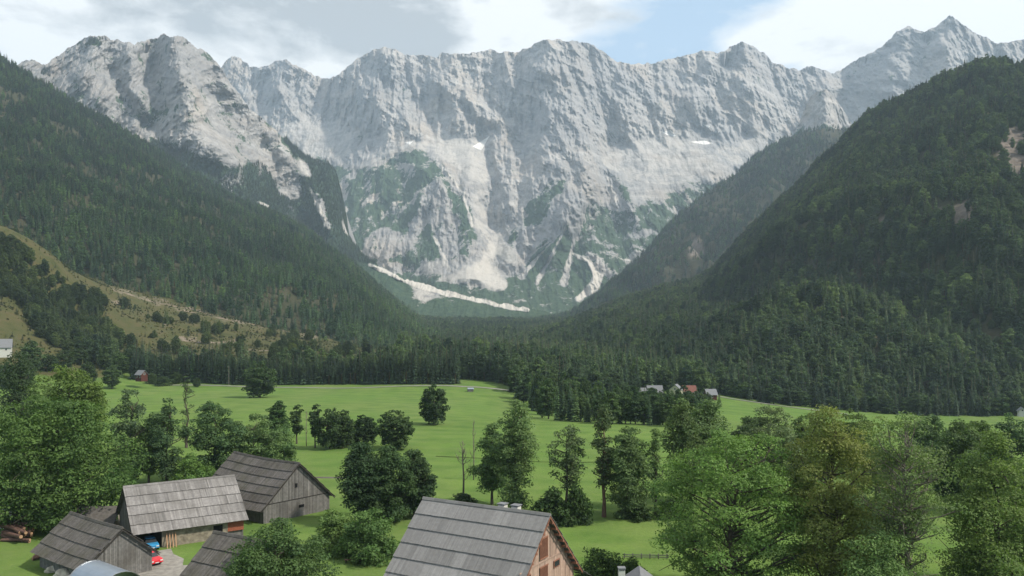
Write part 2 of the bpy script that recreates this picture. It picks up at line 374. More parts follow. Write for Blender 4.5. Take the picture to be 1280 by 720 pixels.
def wall_layer(name, u0, u1, du, crest, foot, prof, nrow, rel, macro, vegs, screes, snows, label, crestD, footD, veg_base=None, jag=2.0):
    us = np.arange(u0, u1, du); yc = interp_pts(crest, us); ys = interp_pts(crest, us, sm=int(22/du)); yc = yc+fbm(us/9, us*0+2.3, 5, 21, .62)*jag*2.2
    Dc = interp_pts(crestD, us, sm=30); yf = interp_pts(foot, us, sm=15); Df = interp_pts(footD, us, sm=30)
    t = np.linspace(0, 1, nrow)[:, None]
    V = yf+(yc-yf)*t; U = np.broadcast_to(us, V.shape)
    tD = np.clip((yf-V)/(yf-ys), 0, 1.06); tw = fbm(U/70, V/90, 4, 91)*.05*np.sin(np.pi*np.clip(tD, 0, 1))
    g = np.interp(np.clip(tD+tw, 0, 1), *zip(*prof))+np.maximum(tD-1, 0)*.6; D = Df+(Dc-Df)*g
    X = (U-CU)/F*D; Z = CH+(CV-V)/F*D
    nzm = fbm(X/220, Z/220, 5, 77, .6); nf = fbm(X/60, Z/60, 4, 79, .6)
    def mask(polys, soft=9, na=16):
        r = np.zeros(V.shape)
        for p, k in polys:
            if len(p[0]) == 3: d = -line_d(U, V, p)+nf*3.2; r = np.maximum(r, k*sstep(-2.2, 1.8, d))
            else: r = np.maximum(r, k*sstep(-soft, soft, poly_sd(U, V, p)+nzm*na))
        return r
    veg = mask(vegs); scr = mask(screes, 6, 12); sn = mask(snows, 1.2, 2)
    for p, k in (veg_base or []): veg = veg*(1-k*sstep(-4, 4, poly_sd(U, V, p)+nzm*8))
    veg = np.maximum(veg, rel[4]*(1+nf))*(1-scr)
    R = relief(X, Z, rel[0]*.6, rel[1], rel[2], 6, .5)+relief(X*.75+Z*.66, Z*.75-X*.66, rel[0]*.55, rel[1]*1.5, rel[2]+200, 5, .5)+fbm(X/600, Z/600, 4, rel[2]+30)*rel[0]*1.2+sum(facets(X+nf*12, Z+nzm*20, rel[3]*q, rel[2]+i)*rel[3]*q*k*1.9 for i, (q, k) in enumerate(((1, .26), (.42, .34), (.19, .42), (.09, .45), (.045, .4))))
    R = R-R.mean()
    flat = (1-.93*np.clip(mask([q for q in screes if len(q[0][0]) == 2], 9, 12)*1.6, 0, 1))*(1-.5*veg)
    D2 = D-R*flat+.62*mounds(U+nzm*10, V, macro)
    X = (U-CU)/F*D2; Z = CH+(CV-V)/F*D2
    # back slope, so that the mountain has a far side
    nb = 14; tb = np.linspace(0, 1, nb+1)[1:, None]
    Db = D2[-1]+tb*1300; Zb = Z[-1]*(1-tb**.8)+20*tb; Xb = X[-1]+fbm(us/60, us*0, 3, 4)*0+tb*0
    Pm = np.stack([np.vstack([X, Xb]), np.vstack([D2, Db]), np.vstack([Z, Zb])], -1)
    Pm[0, :, 2] -= 60
    att = np.stack([veg, scr, sn], -1); att = np.vstack([att, np.zeros((nb, len(us), 3))])
    nr = nrow+nb
    o = mesh_from(name, Pm.reshape(-1, 3), grid_faces(nr, len(us)), M['rock'], True, {'mm': ('POINT', att.reshape(-1, 3))})
    tag(o, label, kind='structure'); return Pm, U, V, veg

main_crest = [(150, 150), (200, 125), (255, 100), (270, 95), (283, 75), (290, 69), (300, 73), (312, 82), (325, 84), (337, 80), (350, 74), (362, 77), (378, 86), (395, 95), (410, 99), (425, 92), (435, 83), (445, 74), (460, 65), (480, 59), (495, 62), (510, 68), (530, 69), (545, 72), (553, 64), (562, 69), (575, 67), (590, 66), (605, 64), (615, 62), (625, 65), (640, 66), (650, 63), (662, 60), (670, 53), (685, 48), (700, 49), (712, 52), (725, 52), (740, 57), (755, 66), (770, 76), (783, 80), (800, 80), (815, 79), (835, 74), (855, 70), (875, 64), (890, 64), (897, 67), (905, 64), (915, 58), (928, 50), (940, 58), (955, 66), (965, 77), (985, 84), (1000, 87), (1010, 82), (1025, 86), (1040, 92), (1055, 86), (1075, 72), (1095, 63), (1110, 52), (1120, 40), (1135, 32), (1148, 37), (1155, 40), (1170, 33), (1187, 19), (1200, 27), (1215, 38), (1230, 46), (1245, 55), (1260, 52), (1280, 50), (1320, 62), (1500, 120)]
Pw, Uw, Vw, vegw = wall_layer('mountain_wall', 170, 1460, .75, main_crest,
    [(170, 400), (430, 392), (520, 396), (640, 397), (760, 396), (1500, 400)],
    [(0, 0), (.08, .16), (.17, .27), (.40, .47), (.52, .585), (.60, .685), (.68, .775), (.8, .86), (1, 1)], 520, (52, 170, 1, 150, .07),
    [([(690, 50), (700, 150), (716, 230), (690, 300)], -230, 34), ([(480, 60), (470, 110), (500, 160)], -170, 30), ([(735, 170), (732, 235), (712, 275)], -130, 14), ([(568, 70), (560, 100), (612, 150)], -110, 9), ([(548, 95), (585, 165)], -150, 9), ([(655, 160), (640, 250)], 120, 20),
     ([(604, 170), (608, 220), (622, 300), (615, 330)], 190, 15), ([(520, 195), (556, 260), (585, 330)], -230, 36), ([(590, 190), (600, 240)], -70, 12), ([(640, 200), (632, 260)], -110, 10), ([(470, 300), (520, 320)], -60, 20),
     ([(755, 240), (725, 290), (716, 315)], 170, 12), ([(900, 62), (885, 90), (868, 125), (862, 150)], -170, 15), ([(912, 62), (890, 105)], 130, 8), ([(800, 90), (830, 150)], -90, 16), ([(770, 90), (790, 165)], -130, 18), ([(780, 255), (820, 250), (900, 225)], -120, 24), ([(820, 300), (780, 340)], -140, 26),
     ([(928, 55), (940, 110), (945, 150)], -170, 18), ([(1033, 113), (1030, 150), (1026, 190)], -330, 15), ([(1135, 35), (1110, 100)], -140, 20), ([(1187, 25), (1180, 100)], -160, 22), ([(350, 75), (350, 110)], -140, 16), ([(318, 90), (330, 130)], 120, 9), ([(400, 100), (405, 150)], 90, 18), ([(440, 85), (450, 150)], -60, 12)],
    [([(395, 196), (440, 213), (480, 197), (505, 186), (525, 187), (545, 200), (562, 215), (572, 235), (590, 255), (597, 290), (590, 320), (565, 332), (520, 340), (470, 332), (430, 320), (400, 270)], .68),
     ([(600, 382), (560, 365), (545, 352), (630, 350), (650, 335), (668, 312), (700, 288), (712, 282), (718, 305), (738, 318), (752, 335), (762, 350), (745, 385), (680, 396)], .80),
     ([(430, 315), (500, 336), (545, 338), (560, 350), (600, 368), (640, 372), (700, 385), (760, 385), (780, 400), (430, 400)], .85),
     ([(648, 292), (652, 268), (690, 232), (712, 218), (704, 245), (672, 282)], .75), ([(716, 312), (728, 255), (745, 248), (770, 258), (800, 258), (835, 245), (880, 228), (930, 230), (900, 270), (840, 330), (770, 352), (742, 322)], .62),
     ([(806, 255), (815, 238), (848, 216), (866, 190), (886, 192), (862, 224), (838, 246)], .75), ([(775, 225), (788, 238), (790, 262), (776, 250)], .8), ([(590, 200), (600, 205), (590, 222), (576, 224)], .8), ([(1000, 150), (1040, 140), (1060, 170), (990, 190)], .6), ([(620, 300), (650, 270), (655, 295), (640, 305)], .8)],
    [([(335, 146), (380, 150), (420, 158), (442, 168), (440, 190), (430, 206), (400, 194), (366, 178)], .44), ([(425, 206), (455, 207), (480, 192), (500, 182), (530, 172), (560, 166), (590, 174), (612, 168), (606, 190), (622, 215), (610, 240), (600, 250), (612, 280), (640, 292), (620, 312), (612, 330), (603, 300), (594, 280), (588, 250), (578, 230), (560, 205), (540, 190), (520, 184), (490, 190), (462, 208)], .54),
     ([(612, 298), (622, 308), (618, 333), (636, 354), (630, 364), (610, 366), (592, 356), (565, 352), (546, 351), (580, 335), (600, 324), (607, 310)], .72), ([(612, 312), (628, 302), (646, 320), (652, 334), (634, 329)], .8),
     ([(714, 316, 1), (735, 327, 2.2), (748, 344, 6), (744, 358, 6), (722, 374, 3.5)], 1.), ([(706, 288, 1.2), (672, 312, 1.2), (640, 328, 2)], .5), ([(706, 286, 1.2), (690, 318, 1.6), (672, 352, 3.5)], .60), ([(702, 290, 1), (675, 318, 1.5), (652, 346, 3.5)], .54), ([(717, 300, 1.5), (712, 325, 3), (706, 352, 5)], .54),
     ([(548, 205, 1.5), (562, 219, 2), (580, 242, 2), (590, 282, 1.5)], .9), ([(544, 296, 1.5), (552, 315, 2.5), (562, 338, 3)], .8), ([(525, 325), (560, 318), (566, 342), (515, 345)], .48),
     ([(750, 200), (775, 182), (800, 170), (840, 166), (870, 176), (920, 178), (945, 162), (966, 168), (960, 186), (930, 202), (900, 216), (860, 226), (830, 248), (805, 252), (790, 240), (770, 216)], .46), ([(760, 222, 2), (768, 250, 5), (770, 256, 2)], .6)],
    [([(590, 183), (612, 170), (602, 188)], .8), ([(826, 165), (838, 162), (846, 170), (834, 169)], .9), ([(862, 177), (880, 176), (895, 179), (880, 181)], .7), ([(878, 155), (888, 157), (886, 161)], .7), ([(505, 178), (520, 175), (512, 181)], .6), ([(920, 165), (945, 160), (950, 166)], .5)],
    'high grey limestone mountain wall with scree fans below', [(150, 5600), (300, 5300), (480, 4900), (690, 4600), (930, 4900), (1040, 5100), (1187, 4700), (1500, 4500)], [(150, 3500), (500, 3050), (700, 3000), (1500, 3300)],
    veg_base=[([(536, 228), (552, 222), (562, 245), (574, 290), (578, 322), (556, 326), (545, 300), (538, 275), (524, 292), (512, 312), (500, 305), (520, 265), (530, 240)], .75), ([(455, 300), (478, 284), (498, 290), (504, 316), (480, 327), (455, 322)], .7), ([(405, 240), (428, 226), (434, 230), (428, 262), (420, 266), (410, 250)], .9), ([(445, 250), (470, 240), (475, 250), (455, 258)], .5), ([(475, 205), (515, 205), (515, 212), (480, 212)], .5)])

wall_layer('rock_tower', 960, 1130, .7, [(960, 215), (985, 182), (995, 162), (1004, 140), (1012, 121), (1022, 114), (1034, 112), (1042, 121), (1052, 134), (1062, 152), (1080, 172), (1130, 200)], [(960, 250), (1130, 250)],
    [(0, 0), (.5, .6), (1, 1)], 150, (20, 80, 41, 70, .1), [([(1034, 108), (1032, 200)], -260, 15), ([(1002, 150), (1000, 200)], 60, 12)], [([(985, 170), (1010, 150), (1030, 150), (1060, 165), (1090, 200), (960, 210)], .6)], [], [],
    'nearer grey rock tower with one lit and one shaded face', [(960, 3700), (1130, 3700)], [(960, 3200), (1130, 3200)], jag=.9)
massif_crest = [(-60, 120), (0, 90), (30, 76), (42, 75), (52, 80), (60, 78), (75, 68), (90, 58), (105, 48), (118, 44), (130, 46), (145, 50), (158, 53), (168, 56), (172, 52), (185, 50), (195, 48), (205, 43), (212, 47), (222, 43), (230, 47), (243, 58), (258, 65), (270, 77), (278, 88), (287, 102), (300, 118), (310, 133), (325, 145), (340, 158), (355, 172), (368, 182), (380, 195), (395, 200), (410, 204), (420, 215), (426, 240), (428, 262), (431, 285), (440, 302), (455, 320), (470, 330), (500, 346), (560, 364), (620, 378), (700, 392), (760, 400)]
Pm_, Um, Vm, vegm = wall_layer('rocky_massif', -50, 740, .65, massif_crest, [(-60, 260), (0, 262), (200, 305), (400, 402), (520, 412), (760, 412)],
    [(0, 0), (.3, .42), (.55, .62), (1, 1)], 430, (36, 120, 31, 105, .22),
    [([(196, 50), (190, 95), (196, 150)], 170, 14), ([(222, 50), (232, 100), (250, 170), (300, 200)], -190, 26), ([(160, 60), (165, 110), (190, 150)], -110, 14), ([(118, 50), (110, 90), (120, 120)], -130, 22), ([(140, 90), (170, 140), (215, 190)], 90, 8), ([(270, 80), (320, 150), (385, 215), (410, 280)], -110, 14), ([(262, 120), (290, 180), (330, 230)], 90, 12), ([(330, 180), (350, 240), (400, 330)], 100, 14)],
    [([(104, 49), (118, 44), (132, 52), (148, 60), (132, 63), (104, 58)], .95), ([(185, 168), (240, 192), (300, 206), (322, 192), (342, 212), (352, 232), (366, 246), (372, 220), (362, 178), (400, 198), (440, 212), (440, 300), (480, 345), (480, 430), (185, 430)], .80), ([(400, 280), (440, 295), (480, 330), (620, 375), (760, 392), (760, 430), (400, 430)], 1.0), ([(358, 174), (380, 190), (398, 200), (425, 205), (430, 232), (400, 232), (388, 215), (374, 195)], .95),
     ([(130, 104), (150, 118), (172, 138), (182, 146), (176, 148), (150, 128)], .6), ([(170, 90), (180, 110), (196, 150), (204, 175), (196, 170), (184, 140), (174, 112)], .55), ([(195, 138), (222, 128), (230, 132), (206, 146)], .6), ([(40, 76), (62, 82), (75, 105), (50, 100)], .6), ([(245, 60), (262, 70), (270, 82), (255, 76)], .5), ([(240, 200), (330, 205), (360, 260), (250, 255)], .72)],
    [([(462, 331, 1.5), (495, 345, 2.8), (520, 355, 4.2), (560, 366, 3.6), (600, 376, 2.8), (635, 383, 3.2), (660, 387, 1.2)], 1.), ([(512, 355), (540, 362), (560, 372), (545, 376), (530, 382), (518, 372)], .55), ([(372, 196), (386, 204), (390, 222), (380, 224), (372, 210)], .6), ([(345, 236), (370, 234), (378, 252), (352, 246)], .7), ([(388, 236, 1.5), (398, 258, 3), (410, 284, 1.5)], .75), ([(426, 262, 1), (430, 284, 2), (436, 298, .5)], .6), ([(322, 252, 1), (334, 258, 2)], .7)],
    [], 'pale rocky massif with dwarf pine on its lower flank', [(-60, 2700), (120, 2850), (220, 2850), (370, 3050), (430, 3000), (470, 2750), (600, 2600), (760, 2500)], [(-60, 1950), (200, 2100), (400, 2200), (760, 2350)],
    veg_base=[([(388, 236), (400, 240), (414, 288), (404, 282)], .7), ([(262, 226), (290, 216), (292, 250), (266, 248)], .35)])

# ------------------------------------------------------------------ forested slopes
def slope_mat(name, c1, c2, rockc):
    m, t, b = newmat(name, .95, .1); P = t.new('ShaderNodeNewGeometry').outputs['Position']
    n = t.noise(.03, P, 6, .6); n2 = t.noise(.1, P, 6, .7)
    c = t.ramp(n, [(.3, c1), (.7, c2)])
    c = t.mix(t.attr('mm'), c, t.ramp(n2, [(.3, tuple(x*.5 for x in rockc)), (.7, rockc)]))
    t.link(c, b.inputs['Base Color']); bump(t, b, n2, .6, 3); return m
M['slope'] = slope_mat('slope', (.03, .035, .018), (.055, .05, .028), (.19, .16, .135))
def slope_layer(name, us, crest, crestD, foot, footD, a, nrow, namp, seed, label, outcrops=(), lower=0.0, back=700):
    yc = interp_pts(crest, us, sm=4)+lower; Dc = interp_pts(crestD, us, sm=20); yf = interp_pts(foot, us, sm=10); Df = interp_pts(footD, us, sm=20)
    Zc = CH+(CV-yc)/F*Dc; Zf = CH+(CV-yf)/F*Df
    s = np.linspace(0, 1, nrow)[:, None]; D = Df+(Dc-Df)*s; Z = Zf-14*(1-s)**6+(Zc-Zf)*s**a
    U = np.broadcast_to(us, D.shape); X = (U-CU)/F*D
    env = np.sin(np.pi*np.clip(s, 0, 1)**.8)**.7*np.clip((Zc-Zf)/260, .05, 1)
    rib = (1-np.abs(perlin((X+D*.25)/190+fbm(X/300, D/300, 3, seed+9)*.8, D/520, seed))*2)*namp
    Z = Z+env*(rib+fbm(X/110, D/110, 4, seed+5)*namp*.6)
    V = CV+F*(CH-Z)/D
    nzm = fbm(X/70, Z/70, 4, seed+3)
    oc = np.zeros(D.shape)
    for p in outcrops: oc = np.maximum(oc, sstep(-4, 4, poly_sd(U, V, p)+nzm*9))
    D = D-oc*9*np.abs(fbm(X/14, Z/14, 4, seed+7))*2
    nb = 8; tb = np.linspace(0, 1, nb+1)[1:, None]
    Xa = np.vstack([X, X[-1]+tb*0]); Da = np.vstack([D, D[-1]+tb*back]); Za = np.vstack([Z, Z[-1]*(1-tb)+tb*20])
    Pm = np.stack([Xa, Da, Za], -1); oca = np.vstack([oc, np.zeros((nb, len(us)))])
    o = mesh_from(name, Pm.reshape(-1, 3), grid_faces(nrow+nb, len(us)), M['slope'], True, {'mm': ('POINT', oca.ravel())})
    tag(o, label, kind='structure'); return Pm[:nrow+3], oca[:nrow+3]
usL = np.arange(-260, 640, 3.)
LF, LFo = slope_layer('left_slope', usL, [(-260, -90), (0, 65), (15, 75), (30, 83), (50, 95), (75, 110), (100, 125), (150, 155), (200, 185), (250, 215), (290, 240), (320, 252), (350, 265), (380, 280), (410, 300), (440, 322), (460, 340), (480, 359), (500, 375), (515, 386), (520, 392), (530, 400), (560, 408), (640, 420)],
    [(-260, 1700), (0, 1800), (300, 2050), (450, 2050), (520, 1900), (560, 1700), (640, 1500)], [(-260, 300), (0, 333), (130, 366), (200, 378), (300, 402), (400, 424), (480, 440), (520, 446), (560, 444), (640, 440)],
    [(-260, 820), (0, 800), (100, 790), (480, 790), (520, 780), (640, 900)], 1.06, 150, 24, 61, 'dark forested mountainside rising on the left', lower=9)
usR = np.arange(560, 1720, 3.)
RN, RNo = slope_layer('right_slope', usR, [(560, 436), (600, 432), (640, 420), (690, 405), (720, 395), (750, 382), (780, 370), (810, 360), (835, 352), (860, 348), (890, 335), (910, 310), (930, 290), (950, 270), (975, 245), (1000, 225), (1020, 200), (1045, 180), (1065, 155), (1085, 135), (1100, 128), (1130, 115), (1150, 105), (1165, 98), (1180, 88), (1195, 90), (1205, 80), (1222, 71), (1240, 70), (1255, 72), (1280, 78), (1400, 60), (1720, 20)],
    [(560, 1000), (640, 1250), (750, 1500), (850, 1550), (950, 1500), (1065, 1400), (1222, 1200), (1300, 1150), (1720, 1100)], [(560, 456), (640, 462), (720, 470), (820, 476), (900, 492), (960, 504), (1050, 514), (1150, 520), (1280, 521), (1720, 522)],
    [(560, 750), (640, 700), (720, 620), (820, 520), (900, 470), (960, 452), (1050, 465), (1280, 478), (1720, 480)], 1.15, 170, 34, 71, 'dark wooded mountainside with small cliffs rising on the right', lower=12,
    outcrops=[[(1085, 165), (1100, 162), (1106, 185), (1095, 190)], [(1245, 165), (1280, 160), (1285, 235), (1262, 236), (1248, 205)], [(1088, 272), (1108, 270), (1112, 284), (1122, 296), (1100, 294)], [(1150, 262), (1190, 260), (1215, 246), (1212, 288), (1180, 284)], [(1086, 318), (1098, 318), (1098, 332), (1088, 332)]])
usM = np.arange(600, 1420, 3.)
RM, RMo = slope_layer('wooded_ridge', usM, [(600, 400), (660, 396), (700, 393), (715, 386), (740, 368), (760, 352), (785, 330), (800, 318), (820, 295), (840, 272), (870, 245), (900, 222), (925, 208), (940, 192), (960, 178), (985, 165), (1005, 158), (1030, 153), (1060, 156), (1100, 160), (1200, 165), (1420, 170)],
    [(600, 2300), (720, 2450), (850, 2700), (1000, 2900), (1420, 2900)], [(600, 412), (700, 412), (1420, 400)], [(600, 1900), (720, 1850), (1420, 1800)], 1.0, 110, 60, 81, 'distant blue wooded ridge behind the right mountainside', lower=7,
    outcrops=[[(862, 300), (874, 296), (880, 318), (862, 322)]])

# ------------------------------------------------------------------ trees
def leaf_quads(C, Nrm, size, seed):
    r = np.random.RandomState(seed); n = len(C)
    Nrm = Nrm/np.maximum(np.linalg.norm(Nrm, axis=1, keepdims=True), 1e-6)
    a = np.cross(Nrm, r.normal(size=(n, 3))); a /= np.maximum(np.linalg.norm(a, axis=1, keepdims=True), 1e-6); b = np.cross(Nrm, a)
    s = (size*(.6+.8*r.rand(n)))[:, None]; w = (.45+.3*r.rand(n))[:, None]
    tip = a*s; sd = b*s*w; fold = Nrm*s*.18
    V = np.stack([C-tip, C+sd+fold, C+tip, C-sd+fold], 1)
    return V.reshape(-1, 3), np.arange(4*n).reshape(n, 4)
def broadleaf(name, H, W, base=.25, ncl=70, nl=130, leaf=.3, seed=1, shape='round', lean=0, barkm='bark', trunk_r=None, cr=.095, limbs=None, sparse=0, lobe=1.0):
    """returns (trunk mesh data, crown mesh data); crown_base as a fraction of H"""
    r = np.random.RandomState(seed); R = W/2
    def prof(t):
        if shape == 'round': return math.sqrt(max(0, 1-(1.7*(t-.42))**2))*.98+.05
        if shape == 'oval': return (math.sin(math.pi*min(1, .08+t*.92))**.6)*.95+.06
        if shape == 'cone': return (1-t)**.75*1.0+.08
        if shape == 'top': return min(1, .35+1.3*t)*math.sqrt(max(0.02, 1-max(0, (t-.6)/.42)**2))
        if shape == 'bush': return math.sqrt(max(.02, 1-(t*.98)**2))
        return 1
    cs = []; tries = 0
    while len(cs) < ncl and tries < 8000:
        tries += 1
        t = r.rand(); pr = prof(t)
        if r.rand() > pr: continue
        rr = R*pr*(.25+.72*math.sqrt(r.rand())); an = r.rand()*2*np.pi
        lob = 1+.22*lobe*math.sin(an*3+seed)+.14*lobe*math.sin(an*5+t*7+seed*2)
        rc = H*cr*(.65+.7*r.rand())*(.75 if t > .85 else 1)
        rc = min(rc, W*.26)
        c = np.array([math.cos(an)*max(0, rr*lob-rc*.45)+lean*t, math.sin(an)*max(0, rr*lob-rc*.45), H*(base+(1-base)*t)-rc*.7])
        if sparse and any(np.linalg.norm(c-k[0]) < (k[1]+rc)*sparse for k in cs): continue
        cs.append((c, rc))
    Vs = []; Ns = []; T = []; Hh = []
    for c, rc in cs:
        n = int(nl*(rc/(H*cr))**2)
        d = r.normal(size=(n, 3)); d /= np.linalg.norm(d, axis=1, keepdims=True)
        d[:, 2] = np.where((d[:, 2] < -.25) & (r.rand(n) < .7), -d[:, 2], d[:, 2])
        lump = 1+.25*np.sin(d[:, 0]*5+c[0]*3)*np.sin(d[:, 1]*5+c[1])+.2*np.sin(d[:, 2]*7+c[2])
        rad = rc*lump*(.55+.5*r.rand(n)**.5)
        p = c+d*rad[:, None]*np.array([1.15, 1.15, .8])
        Vs.append(p); Ns.append(d*.7+r.normal(size=(n, 3))*.45+np.array([0, 0, .45]))
        T.append(np.full(n, .82+.36*r.rand())*(.85+.3*r.rand(n))*(1.25 if name[:4] == 'oval' else 1)); Hh.append(np.full(n, r.rand())*.8+.2*r.rand(n))
    C = np.vstack(Vs); N = np.vstack(Ns); T = np.concatenate(T); Hh = np.concatenate(Hh)
    k = C[:, 2] > .05; C, N, T, Hh = C[k], N[k], T[k], Hh[k]
    V, Fq = leaf_quads(C, N, leaf, seed+5)
    crown = mesh_from(name+'_crown', V, Fq, M['leaf'], False, {'tint': ('FACE', T), 'hue': ('FACE', Hh)})
    mb = MB(); tr = trunk_r or H*.017
    top = H*(base+(1-base)*.7); wob = [(r.normal()*.02*H*(i/6), r.normal()*.02*H*(i/6)) for i in range(7)]
    tp = [(wob[i][0]+lean*.7*(i/6)**1.5, wob[i][1], top*i/6) for i in range(7)]
    mb.tube([(0, 0, -.4)]+tp[0:], [tr*1.5, tr*1.25]+[tr*(1-.13*i) for i in range(1, 7)], 8)
    order = r.permutation(len(cs))[:(limbs or min(len(cs), 34))]
    for j in order:
        c, rc = cs[j]; zz = max(base*H*.7, min(top, c[2]-.28*np.hypot(c[0], c[1])-.12*H*r.rand())); zz = max(zz, H*.04); f = min(5.999, zz/top*6); i = int(f); q = f-i
        s = np.array(tp[i])*(1-q)+np.array(tp[i+1])*q; mid = (s+c)/2+np.array([r.normal()*.03*H, r.normal()*.03*H, -.02*H+r.rand()*.03*H])
        r0 = tr*(.5-.3*zz/H); mb.tube([s, s*.6+mid*.4+np.array([0, 0, -.004*H]), mid, c*.6+mid*.4, c], [r0, r0*.8, r0*.6, r0*.42, r0*.2], 5, cap=False)
        for q2 in range(2):
            e = c+r.normal(size=3)*rc*.8; mb.tube([mid*.5+c*.5, e], [r0*.35, r0*.12], 4, cap=False)
    tk = mb.build(name+'_trunk', M[barkm], smooth=True)
    out = (tk.data, crown.data); bpy.data.objects.remove(tk); bpy.data.objects.remove(crown); return out
def spruce(name, H, W, seed, lev=24, br=9, base=.06, ragged=.25, barkm='bark_red'):
    r = np.random.RandomState(seed); V = []; Fq = []; T = []; Hh = []
    def q(a, b, c, d, t, h): n = len(V); V.extend([a, b, c, d]); Fq.append((n, n+1, n+2, n+3)); T.append(t); Hh.append(h)
    for i in range(lev):
        t = i/(lev-1); z = H*(base+(1-base)*t**.93)
        rad = W/2*((1-t)**.82*.97+.025)*(1-ragged*r.rand()); k = max(4, int(br*(1-.45*t)))
        off = r.rand()*6.28; th = .7+.6*r.rand()
        for j in range(k):
            an = off+2*np.pi*(j+.5*r.rand())/k; rr = rad*(.7+.4*r.rand()); dr = rr*(.22+.25*r.rand()); d = np.array([math.cos(an), math.sin(an), 0]); p = np.array([-d[1], d[0], 0])
            w = rr*(.22+.14*r.rand())+.12; up = np.array([0, 0, 1.])
            s = up*z; m = s+d*rr*.55-up*dr*.25; e = s+d*rr-up*dr
            tn = th*(.75+.5*r.rand()); hh = r.rand()*.35
            q(s+p*w*.25, s-p*w*.25, m-p*w-up*w*.35, m+p*w*.15, tn, hh); q(s+p*w*.25+up*.02, m-p*w*.15, m+p*w-up*w*.35, s+p*w*.3, tn*.95, hh)
            q(m-p*w*.9-up*w*.3, e+up*0, m+p*w*.9-up*w*.3, m+up*w*.1, tn*1.1, hh)
    V = np.array(V); crown = mesh_from(name+'_crown', V, np.array(Fq), M['needle'], False, {'tint': ('FACE', np.array(T)), 'hue': ('FACE', np.array(Hh))})
    mb = MB(); mb.tube([(0, 0, -1), (0, 0, H*.5), (0, 0, H*.97)], [H*.014, H*.009, H*.002], 6)
    tk = mb.build(name+'_trunk', M[barkm], smooth=True)
    out = (tk.data, crown.data); bpy.data.objects.remove(tk); bpy.data.objects.remove(crown); return out
def bare_tree(name, H, seed, W=2.5, barkm='bark_pale', nb=22):
    r = np.random.RandomState(seed); mb = MB(); tr = H*.011
    mb.tube([(0, 0, -.3), (.1, 0, H*.4), (-.1, .1, H*.75), (0, 0, H)], [tr*1.3, tr, tr*.6, tr*.15], 6)
    for i in range(nb):
        t = .3+.65*r.rand(); an = r.rand()*6.28; L = W*.5*(1.15-t)*(.6+.6*r.rand())*1.6; z = H*t
        e = np.array([math.cos(an)*L, math.sin(an)*L, z+L*1.3]); m = np.array([math.cos(an)*L*.6, math.sin(an)*L*.6, z+L*.4])
        mb.tube([(0, 0, z), m, e], [tr*.4, tr*.25, tr*.08], 4, cap=False)
        for _ in range(2): mb.tube([m, m+r.normal(size=3)*L*.25+np.array([0, 0, L*.5])], [tr*.2, tr*.06], 4, cap=False)
    tk = mb.build(name+'_trunk', M[barkm], smooth=True); d = tk.data; bpy.data.objects.remove(tk); return (d, None)

def place(kind, proto, H0, W0, x, y, z, H, W, color, label, cat, group=None, rz=None):
    o = empty(kind, (x, y, z), random.random()*6.28 if rz is None else rz); o.scale = (W/W0, W/W0, H/H0)
    t = bpy.data.objects.new('trunk', proto[0]); COL.objects.link(t); t.parent = o
    if proto[1]:
        c = bpy.data.objects.new('crown', proto[1]); COL.objects.link(c); c.parent = o; c.color = (*color, .3)
    tag(o, label, cat, group); return o

PR = {}   # prototypes: (mesh pair, H, W)
def proto(k, fn, H, W, **kw): PR[k] = (fn(k, H, W, **kw), H, W)
proto('spruceA', spruce, 18, 7.0, seed=1, lev=26); proto('spruceB', spruce, 20, 6.4, seed=2, lev=26, ragged=.4); proto('spruceC', spruce, 16, 7.2, seed=3, lev=22); proto('spruceD', spruce, 19, 6.4, seed=4, lev=22, base=.4, ragged=.35)
proto('roundA', broadleaf, 13, 11, base=.10, ncl=120, nl=60, leaf=.36, seed=11, shape='round', cr=.07, lobe=.3); proto('roundB', broadleaf, 13, 10, base=.14, ncl=110, nl=60, leaf=.36, seed=12, shape='round', cr=.075, lobe=.35)
proto('ovalA', broadleaf, 16, 8, base=.15, ncl=90, nl=60, leaf=.38, seed=13, shape='oval', cr=.065, lobe=.6); proto('ovalB', broadleaf, 16, 7, base=.12, ncl=80, nl=60, leaf=.38, seed=14, shape='oval', cr=.06, lobe=.6)
proto('slim', broadleaf, 14, 4, base=.3, ncl=24, nl=70, leaf=.35, seed=15, shape='oval', cr=.06, sparse=.55); proto('slimB', broadleaf, 16, 3.2, base=.15, ncl=30, nl=60, leaf=.35, seed=16, shape='oval', cr=.045)
proto('bushA', broadleaf, 4, 6, base=.0, ncl=34, nl=80, leaf=.22, seed=17, shape='bush', cr=.2); proto('bushB', broadleaf, 5, 5, base=.0, ncl=34, nl=90, leaf=.22, seed=18, shape='bush', cr=.17)

def tree_px(kind, pk, u, vb, vt, wpx, color, label, cat='tree', group=None, D=None, rz=None):
    """stand a tree on the ground where the photograph shows its foot (u, vb), with its top at vt"""
    if D is None: x, y, z = hit(u, vb)
    else: y = D; x = (u-CU)/F*D; z = gz1(x, y)
    H = CH+(CV-vt)/F*y-z; W = wpx/F*y; pr, H0, W0 = PR[pk]
    return place(kind, pr, H0, W0, x, y, z-.05, H, W, color, label, cat, group, rz)

DK = (.040, .078, .031); MD = (.055, .10, .034); NE = (.024, .046, .026)
